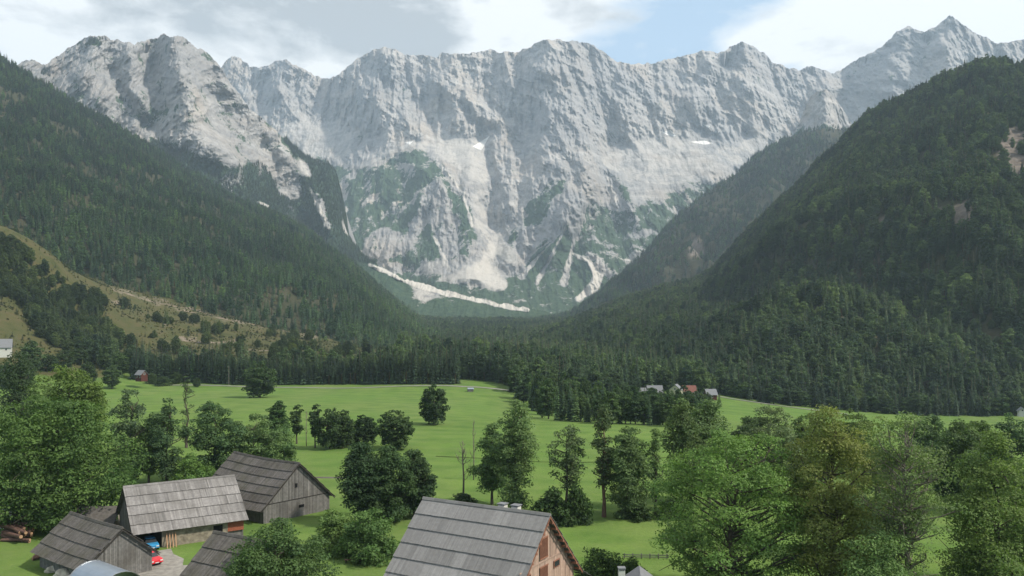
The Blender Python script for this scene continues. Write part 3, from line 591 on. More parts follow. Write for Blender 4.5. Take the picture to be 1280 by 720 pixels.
# --- single trees out on the meadow
tree_px('oak_tree', 'roundA', 543, 531, 480, 37, DK, 'dark dense round oak standing alone on the open meadow')
tree_px('maple_tree', 'roundB', 325, 497, 449, 40, DK, 'dark round tree alone near the back edge of the meadow')
tree_px('maple_tree', 'roundB', 412, 562, 508, 36, DK, 'dark round tree at the left of the meadow cluster, beside the pale slender trees')
tree_px('maple_tree', 'roundA', 428, 560, 512, 34, DK, 'dark round tree touching the leftmost round tree of the meadow cluster')
tree_px('maple_tree', 'roundA', 455, 556, 518, 36, (.03, .065, .025), 'lower round tree in the middle of the meadow cluster')
tree_px('maple_tree', 'roundB', 495, 562, 510, 44, DK, 'tall round tree at the right end of the meadow cluster')
tree_px('slender_tree', 'slim', 371, 555, 503, 17, MD, 'slender leaning light green tree left of the meadow cluster')
PR['bareA'] = (bare_tree('bareA', 12, 5, 2.2), 12, 2.2); PR['bareB'] = (bare_tree('bareB', 14, 6, 4), 14, 4)
tree_px('bare_tree', 'bareA', 383, 558, 512, 8, MD, 'thin nearly bare tree between two slender trees on the meadow')
tree_px('slender_tree', 'slim', 394, 560, 502, 16, (.035, .07, .03), 'dark slender tree just left of the dark round meadow trees')
tree_px('birch_tree', 'ovalA', 348, 552, 499, 28, (.04, .085, .03), 'oval green tree rising behind the ridge of the weathered grey barn')

# --- foreground and middle trees: (kind, H,W build args) each its own growth
def big(kind, u, vb, vt, wpx, color, label, cat='tree', D=None, **kw):
    if D is None: x, y, z = hit(u, vb)
    else: y = D; x = (u-CU)/F*D; z = gz1(x, y)
    H = CH+(CV-vt)/F*y-z; W = wpx/F*y
    kk = dict(base=.15, ncl=110, nl=150, leaf=.26, shape='round', cr=.075); kk.update(kw)
    p = broadleaf('tmp', H, W, **kk); place(kind, p, H, W, x, y, z-.05, H, W, color, label, cat, rz=0)
big('linden_tree', 62, 662, 490, 178, (0.057, 0.115, 0.037), 'huge spreading linden filling the left edge above the log pile', ncl=240, nl=210, leaf=.21, seed=21, base=.10, cr=.085)
big('maple_tree', 88, 590, 454, 92, (.078, .135, .036), 'bright yellow green round tree rising behind the huge linden', ncl=100, nl=186, seed=22, base=.2, cr=.08, leaf=0.250)
big('ragged_tree', 24, 560, 436, 50, (0.037, 0.069, 0.034), 'dark ragged tree left behind the bright round tree', ncl=60, nl=139, seed=23, shape='oval', leaf=0.265)
big('alder_tree', 163, 604, 478, 46, (0.085, 0.140, 0.076), 'tall thin crowned alder behind the shingled barn, left of the twin alders', ncl=70, nl=131, seed=24, shape='oval', cr=.05, base=.08, leaf=0.195)
big('alder_tree', 208, 606, 494, 44, (0.076, 0.139, 0.062), 'dark trunked alder with broken crown behind the long shingled barn roof', ncl=60, nl=170, seed=25, shape='oval', cr=.06, leaf=0.195)
big('alder_tree', 186, 604, 520, 34, (0.103, 0.180, 0.067), 'short alder squeezed between two taller alders behind the shingled barn', ncl=45, nl=155, seed=26, shape='oval', cr=.07, leaf=0.195)
big('ash_tree', 268, 598, 500, 66, (0.077, 0.146, 0.062), 'broad ash with dark hollow in its crown behind the shingled barn', ncl=85, nl=186, seed=27, shape='round', leaf=0.203)
big('ash_tree', 318, 596, 514, 62, (0.095, 0.165, 0.068), 'rounded olive tree directly behind the weathered barn ridge', ncl=85, nl=186, seed=28, shape='round', leaf=0.203)
big('ash_tree', 350, 586, 530, 46, (0.088, 0.164, 0.064), 'small bushy tree behind the gable of the weathered barn', ncl=60, nl=170, seed=29, shape='bush', base=.05, cr=.12, leaf=0.203)
big('hazel_bush', 238, 606, 566, 60, (0.096, 0.188, 0.054), 'bright green bushes between the alder trunks and the barn roof', 'bush', ncl=60, nl=170, seed=30, shape='bush', base=0, cr=.16, leaf=0.172)
big('hazel_bush', 150, 612, 570, 40, (0.077, 0.163, 0.049), 'leafy bush at the left end of the alders behind the barn', 'bush', ncl=45, nl=170, seed=31, shape='bush', base=0, cr=.16, leaf=0.172)
big('alder_tree', 233, 560, 462, 14, (0.068, 0.116, 0.059), 'very thin pole-like tree above the alders', ncl=30, nl=46, seed=32, shape='oval', cr=.03, base=.1, leaf=0.172)
big('plum_tree', 452, 655, 546, 50, (0.036, 0.076, 0.033), 'dark tree right beside the gable of the weathered barn', ncl=85, nl=201, seed=33, shape='oval', cr=.08, leaf=0.187)
big('plum_tree', 484, 652, 556, 58, (0.044, 0.089, 0.037), 'dark green tree in the middle of the dense clump', ncl=85, nl=201, seed=34, shape='round', cr=.09, leaf=0.187)
big('plum_tree', 518, 648, 560, 50, (0.039, 0.077, 0.036), 'dark tree at the right end of the clump, above the new barn roof', ncl=85, nl=201, seed=35, shape='oval', cr=.085, leaf=0.187)
big('willow_bush', 420, 690, 632, 58, (0.095, 0.170, 0.056), 'light green bush in front of the dark clump, near the barn corner', 'bush', ncl=60, nl=201, seed=36, shape='bush', base=0, cr=.15, leaf=0.156)
big('willow_bush', 462, 700, 632, 78, (0.076, 0.151, 0.051), 'wide willow bush left of the new barn roof', 'bush', ncl=80, nl=201, seed=37, shape='bush', base=0, cr=.15, leaf=0.156)
big('apple_tree', 346, 776, 646, 124, (0.075, 0.139, 0.049), 'broad apple tree in the middle foreground before the weathered barn', ncl=130, nl=263, seed=38, shape='round', base=.05, cr=.1, leaf=0.140)
# behind the new barn
tree_px('bare_tree', 'bareB', 579, 628, 550, 28, MD, 'leafless thin tree behind the ridge of the new barn')
tree_px('bare_tree', 'bareA', 592, 600, 522, 10, MD, 'thin bare stem left of the tall twin poplars', D=158)
big('poplar_tree', 615, 632, 528, 48, (0.095, 0.172, 0.066), 'dark trunked poplar with light crown above the barn ridge chimneys', ncl=70, nl=162, seed=41, shape='oval', cr=.065, base=.25, leaf=0.172)
big('poplar_tree', 645, 640, 490, 53, (0.101, 0.172, 0.074), 'tallest poplar standing behind the right half of the new barn roof', ncl=105, nl=178, seed=42, shape='oval', cr=.06, base=.06, leaf=0.172)
big('poplar_tree', 708, 646, 526, 48, (0.075, 0.124, 0.068), 'forked poplar with open upright branches right of the new barn ridge', ncl=55, nl=108, seed=43, shape='top', cr=.05, base=.28, leaf=0.156, sparse=.5, limbs=50)
big('poplar_tree', 755, 648, 500, 25, (0.066, 0.108, 0.054), 'narrow twisted poplar with reddish trunk beside the field', ncl=50, nl=131, seed=44, shape='oval', cr=.05, base=.3, leaf=0.172, barkm='bark_red')
big('alder_tree', 783, 648, 526, 58, (0.073, 0.131, 0.055), 'dense conical alder beside the reddish poplar trunk', ncl=110, nl=186, seed=45, shape='oval', cr=.07, base=.03, leaf=0.172)
big('poplar_tree', 819, 645, 534, 18, (0.070, 0.131, 0.055), 'small slender tree just right of the dense conical alder', ncl=34, nl=124, seed=46, shape='oval', cr=.05, base=.22, leaf=0.172)
for i, (u, vb, vt, w, lab) in enumerate([(690, 655, 608, 46, 'dark bush below the forked poplar, nearest the new barn'), (722, 655, 606, 42, 'dark bush below the forked poplar, on its right'), (840, 648, 622, 44, 'low bush on the near field edge left of the big right trees'), (800, 650, 630, 36, 'low bush at the foot of the dense conical alder'), (578, 632, 616, 30, 'small bush round the foot of the leafless tree')]):
    tree_px('hedge_bush', 'bushA' if i % 2 else 'bushB', u, vb, vt, w, (.03, .065, .022), lab, 'bush')
big('poplar_tree', 852, 640, 496, 46, (0.073, 0.124, 0.055), 'dark poplar left of the wide crowned maple', ncl=80, nl=147, seed=47, shape='oval', cr=.06, base=.22, leaf=0.179)
big('ash_tree', 886, 632, 496, 60, (0.085, 0.146, 0.066), 'grey green ash rising behind the wide crowned maple on its left', ncl=85, nl=155, seed=48, shape='round', cr=.075, base=.25, leaf=0.195)
big('ash_tree', 962, 612, 506, 78, (0.092, 0.140, 0.076), 'greyish loose crowned tree behind the wide crowned maple on its right', ncl=90, nl=147, seed=49, shape='round', cr=.07, base=.2, leaf=0.195)
# right foreground
big('maple_tree', 915, 752, 534, 196, (0.105, 0.199, 0.061), 'wide crowned maple with dark crooked limbs in the right foreground', ncl=150, nl=381, seed=51, shape='round', base=.12, cr=.072, leaf=0.133, sparse=.42, limbs=80, trunk_r=.42)
big('oak_tree', 1040, 760, 500, 120, (0.157, 0.202, 0.062), 'tall yellow green tree with gaps between its limbs, centre of the right foreground', ncl=125, nl=291, seed=52, shape='oval', base=.05, cr=.062, leaf=0.133, limbs=70, trunk_r=.42)
big('oak_tree', 1095, 700, 510, 96, (0.120, 0.184, 0.069), 'yellow green tree behind the pale trunked ash', ncl=90, nl=224, seed=53, shape='round', base=.1, cr=.068, leaf=0.148)
big('ash_tree', 1132, 790, 515, 118, (0.123, 0.191, 0.079), 'pale trunked ash with thin upright branches in the right foreground', ncl=105, nl=156, seed=54, shape='top', base=.25, cr=.052, leaf=0.117, barkm='bark_pale', limbs=120, trunk_r=.36)
big('ash_tree', 1100, 800, 655, 110, (0.122, 0.215, 0.079), 'low leafy tree at the foot of the pale trunked ash', ncl=120, nl=336, seed=55, shape='bush', base=.0, cr=.11, leaf=0.117)
big('oak_tree', 1200, 640, 522, 66, (0.098, 0.160, 0.061), 'green tree between the pale trunked ash and the right edge oak', ncl=90, nl=258, seed=56, shape='oval', base=.12, cr=.07, leaf=0.172)
big('plum_tree', 1184, 640, 578, 30, (0.037, 0.083, 0.032), 'small dark tree with two trunks standing on the right field', ncl=40, nl=201, seed=57, shape='oval', base=.35, cr=.1, leaf=0.156)
big('oak_tree', 1243, 770, 534, 112, (0.108, 0.177, 0.059), 'large oak at the right edge of the foreground', ncl=150, nl=279, seed=58, shape='oval', base=.03, cr=.066, leaf=0.133, trunk_r=.4)
big('oak_tree', 1300, 740, 560, 96, (0.114, 0.184, 0.063), 'oak cut by the right edge of the view', ncl=120, nl=336, seed=59, shape='oval', base=.03, cr=.075, leaf=0.140)
big('ash_tree', 1262, 620, 512, 50, (0.084, 0.153, 0.070), 'darker tree beyond the right edge oak', ncl=60, nl=201, seed=60, shape='oval', base=.1, cr=.08, leaf=0.203)
big('ash_tree', 1165, 600, 518, 44, (0.094, 0.164, 0.078), 'smaller green tree behind the top of the pale trunked ash', ncl=60, nl=201, seed=61, shape='round', base=.15, cr=.08, leaf=0.203)

for i, (u, vb, vt, w, c, lab) in enumerate([(1008, 606, 514, 58, (.065, .115, .04), 'green tree filling the gap left of the yellow green tree'), (935, 604, 520, 44, (.06, .105, .045), 'small ash behind the top of the wide crowned maple'), (1222, 596, 524, 52, (.07, .125, .036), 'light green tree just behind the large right edge oak'), (1150, 585, 524, 50, (.058, .11, .038), 'green tree seen through the crown of the pale trunked ash'), (1068, 596, 508, 52, (.075, .125, .036), 'light tree behind the right shoulder of the yellow green tree'), (872, 615, 520, 34, (.05, .095, .036), 'narrow tree behind the left edge of the wide crowned maple')]):
    big('ash_tree', u, vb, vt, w, c, lab, ncl=70, nl=150, seed=90+i, shape='oval' if i % 2 else 'round', base=.12, cr=.075, leaf=.2)
for i, (u, vt, w, lab) in enumerate([(742, 682, 50, 'dark shrub touching the right verge of the new barn roof'), (768, 690, 46, 'tall grassy shrub left of the small grey roof'), (790, 695, 30, 'small shrub directly behind the chimney pipe')]):
    big('elder_bush', u, 738, vt, w, (.05, .10, .028), lab, 'bush', ncl=40, nl=110, seed=70+i, shape='bush', base=0, cr=.18, leaf=.14)

# --- belt of mixed trees beyond the meadow, each its own tree
belt = 'trees of the belt beyond the meadow'
rb = random.Random(5)
for i in range(64):
    u = 640+i*3.9+rb.uniform(-2, 2); row = i % 2
    vb = float(np.interp(u, [640, 660, 680, 760, 860, 900], [492, 510, 525, 531, 535, 530]))-(5 if row else 0)-rb.random()*3
    vt = float(np.interp(u, [640, 680, 720, 800, 860, 900], [474, 476, 482, 492, 500, 505]))+rb.uniform(-6, 8)-(6 if row else 0)
    tree_px('belt_tree', rb.choice(['roundA', 'ovalA', 'ovalA', 'ovalB', 'spruceC', 'spruceA']), u, vb, vt+rb.uniform(-9, 3), rb.uniform(14, 24), rb.choice([DK, (.035, .07, .03), (.045, .085, .034), (.03, .062, .03)]), 'dark tree in the dense belt beyond the meadow', 'tree', belt)
for i, (u, vb, vt, w) in enumerate([(672, 510, 466, 24), (716, 512, 470, 28), (748, 512, 474, 18), (930, 498, 478, 26), (770, 496, 472, 20), (1000, 492, 470, 14)]):
    tree_px('belt_tree', 'roundA' if i % 2 else 'roundB', u, vb, vt, w, (.07, .13, .04), ['pale green round tree at the wood edge above the tall poplar', 'pale green broad tree at the wood edge right of the tall poplar', 'small pale tree right of the two light trees of the wood edge', 'pale green round tree beside the far grey roofed cottage', 'light tree behind the belt, left of the far houses', 'light green young tree by the far right field'][i])
for i, (u, vb, vt, w) in enumerate([(812, 516, 484, 17), (828, 516, 487, 15), (855, 516, 482, 10), (872, 516, 487, 24), (840, 516, 487, 10), (884, 510, 490, 12), (899, 508, 489, 12), (792, 516, 481, 16), (803, 518, 488, 14), (863, 514, 489, 12)]):
    tree_px('garden_tree', ['ovalA', 'roundA', 'spruceC', 'roundB'][i % 4], u, vb, vt, w, (.045, .08, .034), 'tree among the gardens of the far houses', 'tree', 'garden trees before the far houses')
# --- spruce row behind the meadow
spr = 'spruces in the dark row behind the meadow'
for i in range(150):
    u = 166+i*2.72+rb.uniform(-1, 1); row = i % 2
    vb = float(np.interp(u, [160, 230, 300, 560, 600], [474, 478, 481, 480, 482]))-row*1.2
    vt = float(np.interp(u, [160, 200, 300, 345, 420, 480, 560], [432, 433, 438, 443, 446, 436, 438]))+rb.uniform(-5, 7)
    tree_px('spruce_tree', rb.choice(['spruceA', 'spruceB', 'spruceC', 'spruceD' if u > 400 else 'spruceA']), u, vb, vt, rb.uniform(13, 18), NE if rb.random() < .8 else (.03, .06, .024), 'dark spruce standing tight in the long row behind the meadow', 'spruce', spr)
# --- edge of the right-hand forest
edg = 'trees along the foot of the right hand forest'
for i in range(90):
    u = 872+i*5.0+rb.uniform(-3, 3)
    vb = float(np.interp(u, [870, 900, 960, 1050, 1150, 1280, 1400], [490, 494, 505, 514, 520, 521, 522]))-rb.random()*3
    con = rb.random() < .6; h = rb.uniform(24, 42) if con else rb.uniform(16, 28)
    tree_px('edge_tree', rb.choice(['spruceA', 'spruceB', 'spruceC']) if con else rb.choice(['roundA', 'ovalA', 'ovalB']), u, vb, vb-h, rb.uniform(11, 16) if con else rb.uniform(14, 22), NE if con else rb.choice([DK, (.035, .065, .03)]), 'tree at the dark foot of the right hand forest', 'tree', edg)
# --- hillside bushes and trees at the left
hb = [(150, 470, 440, 22, 'ovalA'), (132, 462, 432, 18, 'roundA'), (118, 452, 424, 18, 'roundB'), (100, 456, 434, 20, 'roundA'), (80, 462, 436, 22, 'roundB'), (60, 464, 442, 22, 'roundA'), (40, 470, 424, 26, 'ovalA'), (30, 480, 446, 24, 'roundB'), (110, 478, 452, 22, 'roundA'), (140, 486, 456, 22, 'ovalA'), (10, 486, 452, 24, 'roundA'), (190, 480, 466, 16, 'bushA'), (205, 482, 470, 22, 'bushB'), (220, 480, 464, 14, 'roundB'), (246, 484, 472, 10, 'roundA'), (150, 440, 424, 10, 'slim'), (100, 440, 415, 14, 'ovalB')]
for i, (u, vb, vt, w, k) in enumerate(hb):
    tree_px('hillside_tree', k, u, vb, vt, w, (.038, .072, .028), 'bushy tree scattered at the foot of the grassy left hill', 'tree', 'bushy trees at the foot of the left hill')

# ------------------------------------------------------------------ mass forests (stuff): instances of the trees above
def forest_gn(name, kinds):
    ng = bpy.data.node_groups.new(name, 'GeometryNodeTree'); ng.interface.new_socket('Geometry', in_out='INPUT', socket_type='NodeSocketGeometry'); ng.interface.new_socket('Geometry', in_out='OUTPUT', socket_type='NodeSocketGeometry')
    N = ng.nodes; L = ng.links; gi = N.new('NodeGroupInput'); go = N.new('NodeGroupOutput'); J = N.new('GeometryNodeJoinGeometry')
    for k in kinds:
        src = SRC[k]; j2 = N.new('GeometryNodeJoinGeometry')
        for ob in src:
            oi = N.new('GeometryNodeObjectInfo'); oi.inputs['Object'].default_value = ob; oi.transform_space = 'ORIGINAL'; L.new(oi.outputs['Geometry'], j2.inputs[0])
        g = N.new('GeometryNodeGeometryToInstance'); L.new(j2.outputs[0], g.inputs[0]); L.new(g.outputs[0], J.inputs[0])
    ip = N.new('GeometryNodeInstanceOnPoints'); L.new(gi.outputs[0], ip.inputs['Points']); L.new(J.outputs[0], ip.inputs['Instance']); ip.inputs['Pick Instance'].default_value = True
    def at_(nm, ty):
        n = N.new('GeometryNodeInputNamedAttribute'); n.data_type = ty; n.inputs['Name'].default_value = nm; return n.outputs[0]
    L.new(at_('idx', 'INT'), ip.inputs['Instance Index']); L.new(at_('scl', 'FLOAT'), ip.inputs['Scale'])
    cx = N.new('ShaderNodeCombineXYZ'); L.new(at_('rot', 'FLOAT'), cx.inputs[2]); L.new(cx.outputs[0], ip.inputs['Rotation'])
    L.new(ip.outputs[0], go.inputs[0]); return ng
SRC = {}
for ob in list(COL.objects):
    if ob.name.split('.')[0] == 'crown':
        for k, (pr, _, _) in PR.items():
            if pr[1] is ob.data and k not in SRC:
                SRC[k] = [ob]+[c for c in ob.parent.children if c.name.split('.')[0] == 'trunk']
def forest(name, P, kinds, scale, color, label, seed):
    r = np.random.RandomState(seed); n = len(P)
    me = bpy.data.meshes.new(name); me.vertices.add(n); me.vertices.foreach_set('co', np.asarray(P, np.float32).ravel())
    a = me.attributes.new('idx', 'INT', 'POINT'); a.data.foreach_set('value', r.randint(0, len(kinds), n).astype(np.int32))
    a = me.attributes.new('scl', 'FLOAT', 'POINT'); a.data.foreach_set('value', (scale*(.45+.9*r.rand(n)**1.3)).astype(np.float32))
    a = me.attributes.new('rot', 'FLOAT', 'POINT'); a.data.foreach_set('value', (r.rand(n)*6.28).astype(np.float32))
    o = bpy.data.objects.new(name, me); COL.objects.link(o); o.color = (*color, 1)
    md = o.modifiers.new('scatter', 'NODES'); md.node_group = forest_gn(name, kinds); tag(o, label, 'forest', kind='stuff'); return o
def sample(Pm, n, seed, dens=None):
    r = np.random.RandomState(seed); A = Pm[:-1, :-1]; B = Pm[:-1, 1:]; C = Pm[1:, 1:]; D = Pm[1:, :-1]
    hx = np.cross((B-A)[..., :2], (D-A)[..., :2]); ar = np.abs(hx)+.3*np.linalg.norm(np.cross(B-A, D-A), axis=-1)
    if dens is not None: ar = ar*dens[:-1, :-1]
    p = ar.ravel(); p = p/p.sum(); k = r.choice(len(p), n, p=p); s = r.rand(n, 1); t = r.rand(n, 1)
    a, b, c, d = (Q.reshape(-1, 3)[k] for Q in (A, B, C, D))
    return a*(1-s)*(1-t)+b*s*(1-t)+c*s*t+d*(1-s)*t
def inview(P, u0=-160, u1=1440):
    u = CU+F*P[:, 0]/P[:, 1]; return P[(u > u0) & (u < u1)]
CON = ['spruceA', 'spruceB', 'spruceC', 'spruceD', 'spruceA', 'spruceB', 'ovalB']; MIX = ['spruceA', 'spruceB', 'spruceC', 'spruceD', 'ovalA', 'roundA', 'ovalB', 'roundB']
def clump(Pm, sc, seed, lo=.25):
    return lo+(1-lo)*sstep(-.35, .25, fbm(Pm[..., 0]/sc, Pm[..., 2]/sc, 4, seed))
Lp = inview(sample(LF, 52000, 1, clump(LF, 90, 3)))
forest('forest_left', Lp, CON, .95, (.046, .094, .046), 'dense dark conifer forest covering the left mountainside', 1)
Rp = inview(sample(RN, 62000, 2, clump(RN, 60, 4)*(1-.93*RNo)))
forest('forest_right', Rp, MIX, 1.0, (.047, .083, .044), 'dense dark mixed forest covering the right mountainside', 2)
Mp = inview(sample(RM, 42000, 3, clump(RM, 120, 5)*(1-.9*RMo)))
forest('forest_ridge', Mp, CON, 1.0, (.042, .084, .05), 'bluish conifer forest on the distant right ridge', 3)
# valley floor forest
r_ = np.random.RandomState(8); n = 110000; D = np.sqrt(395.**2+(2700.**2-395.**2)*r_.rand(n)**1.35); u = 100+r_.rand(n)*1000
X = (u-CU)/F*D; Z = gz(X, D); V = CV+F*(CH-Z)/D
D = np.where((D > 2050), 2050*D/D-r_.rand(n)*300, D); X = (u-CU)/F*D; Z = gz(X, D); V = CV+F*(CH-Z)/D
dmin = np.interp(u, [100, 300, 560, 620, 660, 700, 780, 800, 900, 1100], [468, 468, 466, 452, 420, 400, 400, 462, 466, 480])
left_keep = (D < np.interp(u, [100, 300, 500, 560], [480, 488, 495, 9999])) | (u > 500)
k = (D > dmin) & left_keep
P = np.stack([X, D, Z], 1)[k]
forest('forest_valley', P, MIX, .9, (.045, .082, .042), 'dark forest filling the valley floor behind the meadow', 4)
# hill trees and clear-cut scrub
hp = []
polyH = [(0, 305), (20, 300), (45, 330), (90, 365), (125, 378), (135, 410), (150, 430), (140, 452), (110, 450), (70, 432), (40, 410), (30, 385), (0, 372)]
for _ in range(9000):
    D = 430+300*r_.rand(); u = -60+r_.rand()*560; hp.append((u, D))
hp = np.array(hp); X = (hp[:, 0]-CU)/F*hp[:, 1]; Z = gz(X, hp[:, 1]); V = CV+F*(CH-Z)/hp[:, 1]
sdH = poly_sd(hp[:, 0], V, polyH)
k = ((sdH+fbm(X/20, hp[:, 1]/20, 3, 2)*8 > -1) | ((hp[:, 0] > 150) & (V < 450) & (fbm(X/22, hp[:, 1]/22, 3, 12)+r_.rand(len(X))*.5 > .66)) | ((hp[:, 0] < 20) & (V < 372) & (V > 300)))
forest('hillside_wood', np.stack([X, hp[:, 1], Z], 1)[k], ['ovalA', 'roundA', 'spruceA', 'spruceC', 'roundB'], .62, (.042, .07, .032), 'wood and scrub growing on the grassy left hill', 5)
q = np.random.RandomState(21); D = 400+470*q.rand(20000); u = -160+q.rand(20000)*660; X = (u-CU)/F*D; Z = gz(X, D); V = CV+F*(CH-Z)/D
k = (poly_sd(u, V, [(-400, 120), (0, 255), (140, 350), (430, 405), (520, 444), (300, 449), (165, 462), (0, 470), (-400, 470)]) > 0) & (fbm(X/35, D/35, 3, 41)+q.rand(20000)*.7 > .35)
forest('hillside_scrub', np.stack([X, D, Z-.2], 1)[k], ['bushA', 'bushB', 'bushA', 'spruceC'], .26, (.06, .075, .032), 'rough scrub and saplings dotted over the cleared hillside', 7)
# dwarf pine and larch on the massif flank
Am = np.zeros(Pm_.shape[:2]); Am[:430] = (vegm > .5)*(Vm < np.interp(Um, [0, 440, 470, 520, 700], [999, 330, 328, 350, 380]))
Sp = sample(Pm_, 26000, 6, Am); Sp = inview(Sp)
forest('forest_massif', Sp, CON[:3], .8, (.04, .075, .035), 'pale green high forest on the lower flank of the rocky massif', 6)

# ------------------------------------------------------------------ barns
def frame(cx, cy, a): return empty('barn', (cx, cy, 0), a)
def roof_mb(L, prof, seed, course=None, bw=.22, th=.035, ragged=.05, sag=.0, var=.12):
    """prof: list of (y, z) from the ridge down to the eave (for the -y side); boards laid course over course"""
    r = random.Random(seed); mb = MB()
    for side in (-1, 1):
        for ci, ((y0, z0), (y1, z1)) in enumerate(zip(prof[:-1], prof[1:])):
            d = math.hypot(y1-y0, z1-z0); dy, dz = (y1-y0)/d, (z1-z0)/d; nyy, nzz = -dz, dy     # outward normal in (y,z)
            if nzz < 0: nyy, nzz = -nyy, -nzz
            x = -L/2+r.uniform(-.02, .02); ct = 1+r.uniform(-.05, .05); patch = 1
            while x < L/2:
                w = bw*r.uniform(.7, 1.35); x1 = min(x+w-.006, L/2)
                if r.random() < .06: patch = r.uniform(.86, 1.12)
                ov = .16+r.uniform(0, ragged); lift = .15+r.uniform(-.012, .012)
                sg = lambda xx: -sag*(1-(2*xx/L)**2)
                P = []
                for (k, t0) in ((0, 0), (1, th)):
                    for (xx, e) in ((x, 1), (x1, 1), (x1, 0), (x, 0)):
                        s = (d+ov) if e else -.02; lf = (lift if e else .03)+t0
                        yy = y0+dy*s+nyy*lf; zz = z0+dz*s+nzz*lf+sg(xx)
                        P.append((xx, -side*yy*-1 if False else side*-1*(-yy) if False else (yy if side < 0 else -yy), zz))
                if side > 0: P = [P[1], P[0], P[3], P[2], P[5], P[4], P[7], P[6]]
                mb.quadbox(P, max(.5, r.gauss(1, var)*ct*patch)); x += w
    return mb
def planks_gable(mb, x, half, ze, zr, z0, out, seed, bw=.24, var=.14, splits=()):
    """vertical boards across a gable: at local x, from -half..half, following the roof line"""
    r = random.Random(seed); y = -half
    h = lambda yy: ze+(zr-ze)*(1-abs(yy)/half)
    levels = [z0]+list(splits)+[99]
    while y < half-.01:
        w = bw*r.uniform(.75, 1.25); y1 = min(y+w-.012, half)
        for a, b in zip(levels[:-1], levels[1:]):
            ta, tb = min(b-.03, h(y)), min(b-.03, h(y1))
            if max(ta, tb) <= a+.05: continue
            o_ = out*(.03+r.uniform(0, .02)); xa, xb = sorted((x, x+o_))
            mb.quadbox([(xa, y, a), (xb, y, a), (xb, y1, a), (xa, y1, a), (xa, y, max(a+.02, ta)), (xb, y, max(a+.02, ta)), (xb, y1, max(a+.02, tb)), (xa, y1, max(a+.02, tb))], max(.55, r.gauss(1, var)))
        y += w
    return mb
def planks_side(mb, y, x0, x1, z0, z1, out, seed, bw=.24, var=.14):
    r = random.Random(seed); x = x0
    while x < x1-.01:
        w = bw*r.uniform(.75, 1.25); xe = min(x+w-.012, x1); o_ = out*(.03+r.uniform(0, .02)); ya, yb = sorted((y, y+o_))
        mb.box(x, xe, ya, yb, z0, z1, max(.55, r.gauss(1, var))); x += w
    return mb
def barn(name, label, cx, cy, a, L, zr, rise, run, ncourse, mroof, mwall, seed, over=.7, wall_low=None, low_h=0, bell=None, bw=.17, rv=.12, bay=0, sag=.0, cat='barn', splits=(), th=.035):
    t = empty(name, (cx, cy, 0), a); tag(t, label, cat)
    prof = [(-run*i/ncourse, zr-rise*i/ncourse) for i in range(ncourse+1)]
    if bell: prof = prof+[(prof[-1][0]-bell[0]*i, prof[-1][1]-bell[1]*i) for i in range(1, bell[2]+1)]
    rf = roof_mb(L, prof, seed, bw=bw, sag=sag, th=th, var=rv).build('roof', M[mroof], t)
    rc = MB(); n = 10
    for i in range(n):
        xa, xb = -L/2+L*i/n, -L/2+L*(i+1)/n; zz = zr-sag*(1-((xa+xb)/L)**2)
        rc.quadbox([(xa, -.22, zz-.02), (xb-.01, -.22, zz-.02), (xb-.01, .22, zz-.02), (xa, .22, zz-.02), (xa, -.05, zz+.24), (xb-.01, -.05, zz+.24), (xb-.01, .05, zz+.24), (xa, .05, zz+.24)], random.Random(i).uniform(.8, 1.05))
    rc.build('ridge_cap', M[mroof], rf)
    half = run-over; ze = zr-rise*half/run; wl = L/2-over*.8
    core = MB(); core.box(-wl+bay, wl, -half+.05, half-.05, 0, ze-.12, .8)
    if bay: core.box(-wl, -wl+bay-.01, half-.3, half-.05, 0, ze-.13, .8)
    core.quadbox([(-wl, -half+.05, ze-.12), (wl, -half+.05, ze-.12), (wl, half-.05, ze-.12), (-wl, half-.05, ze-.12), (-wl, -.05, zr-.25), (wl, -.05, zr-.25), (wl, .05, zr-.25), (-wl, .05, zr-.25)], .8)
    core.build('frame', M['plank_dark'], t)
    for k, sx in enumerate((-1, 1)):
        planks_gable(MB(), sx*(wl+.005), half, ze-.1, zr-.25, low_h, sx, seed+3+k, splits=splits).build('gable_wall', M[mwall], t)
        planks_side(MB(), sx*(half-.045), -wl+(bay if sx < 0 else 0), wl, low_h, ze-.15, sx, seed+7+k).build('side_wall', M[mwall], t)
    if wall_low:
        w = MB(); e = .09
        w.box(-wl-e, wl+e, -half-e, -half+.04, 0, low_h).box(-wl-e, wl+e, half-.04, half+e, 0, low_h).box(-wl-e, -wl-.01, -half+.04, half-.04, 0, low_h).box(wl+.01, wl+e, -half+.04, half-.04, 0, low_h)
        w.build('base_wall', M[wall_low], t)
    for sx in (-1, 1):       # verge boards under the roof edge
        v = MB()
        for sy in (-1, 1):
            v.quadbox([(sx*L/2-.05, sy*run, zr-rise-.24), (sx*L/2+.0, sy*run, zr-rise-.24), (sx*L/2+.0, 0.0, zr-.28), (sx*L/2-.05, 0.0, zr-.28), (sx*L/2-.05, sy*run, zr-rise-.02), (sx*L/2+.0, sy*run, zr-rise-.02), (sx*L/2+.0, 0.0, zr-.06), (sx*L/2-.05, 0.0, zr-.06)], .8)
        v.build('verge_board', M['slat_red' if mwall == 'plank_red' else 'plank_dark'], t)
    return t, half, ze, wl

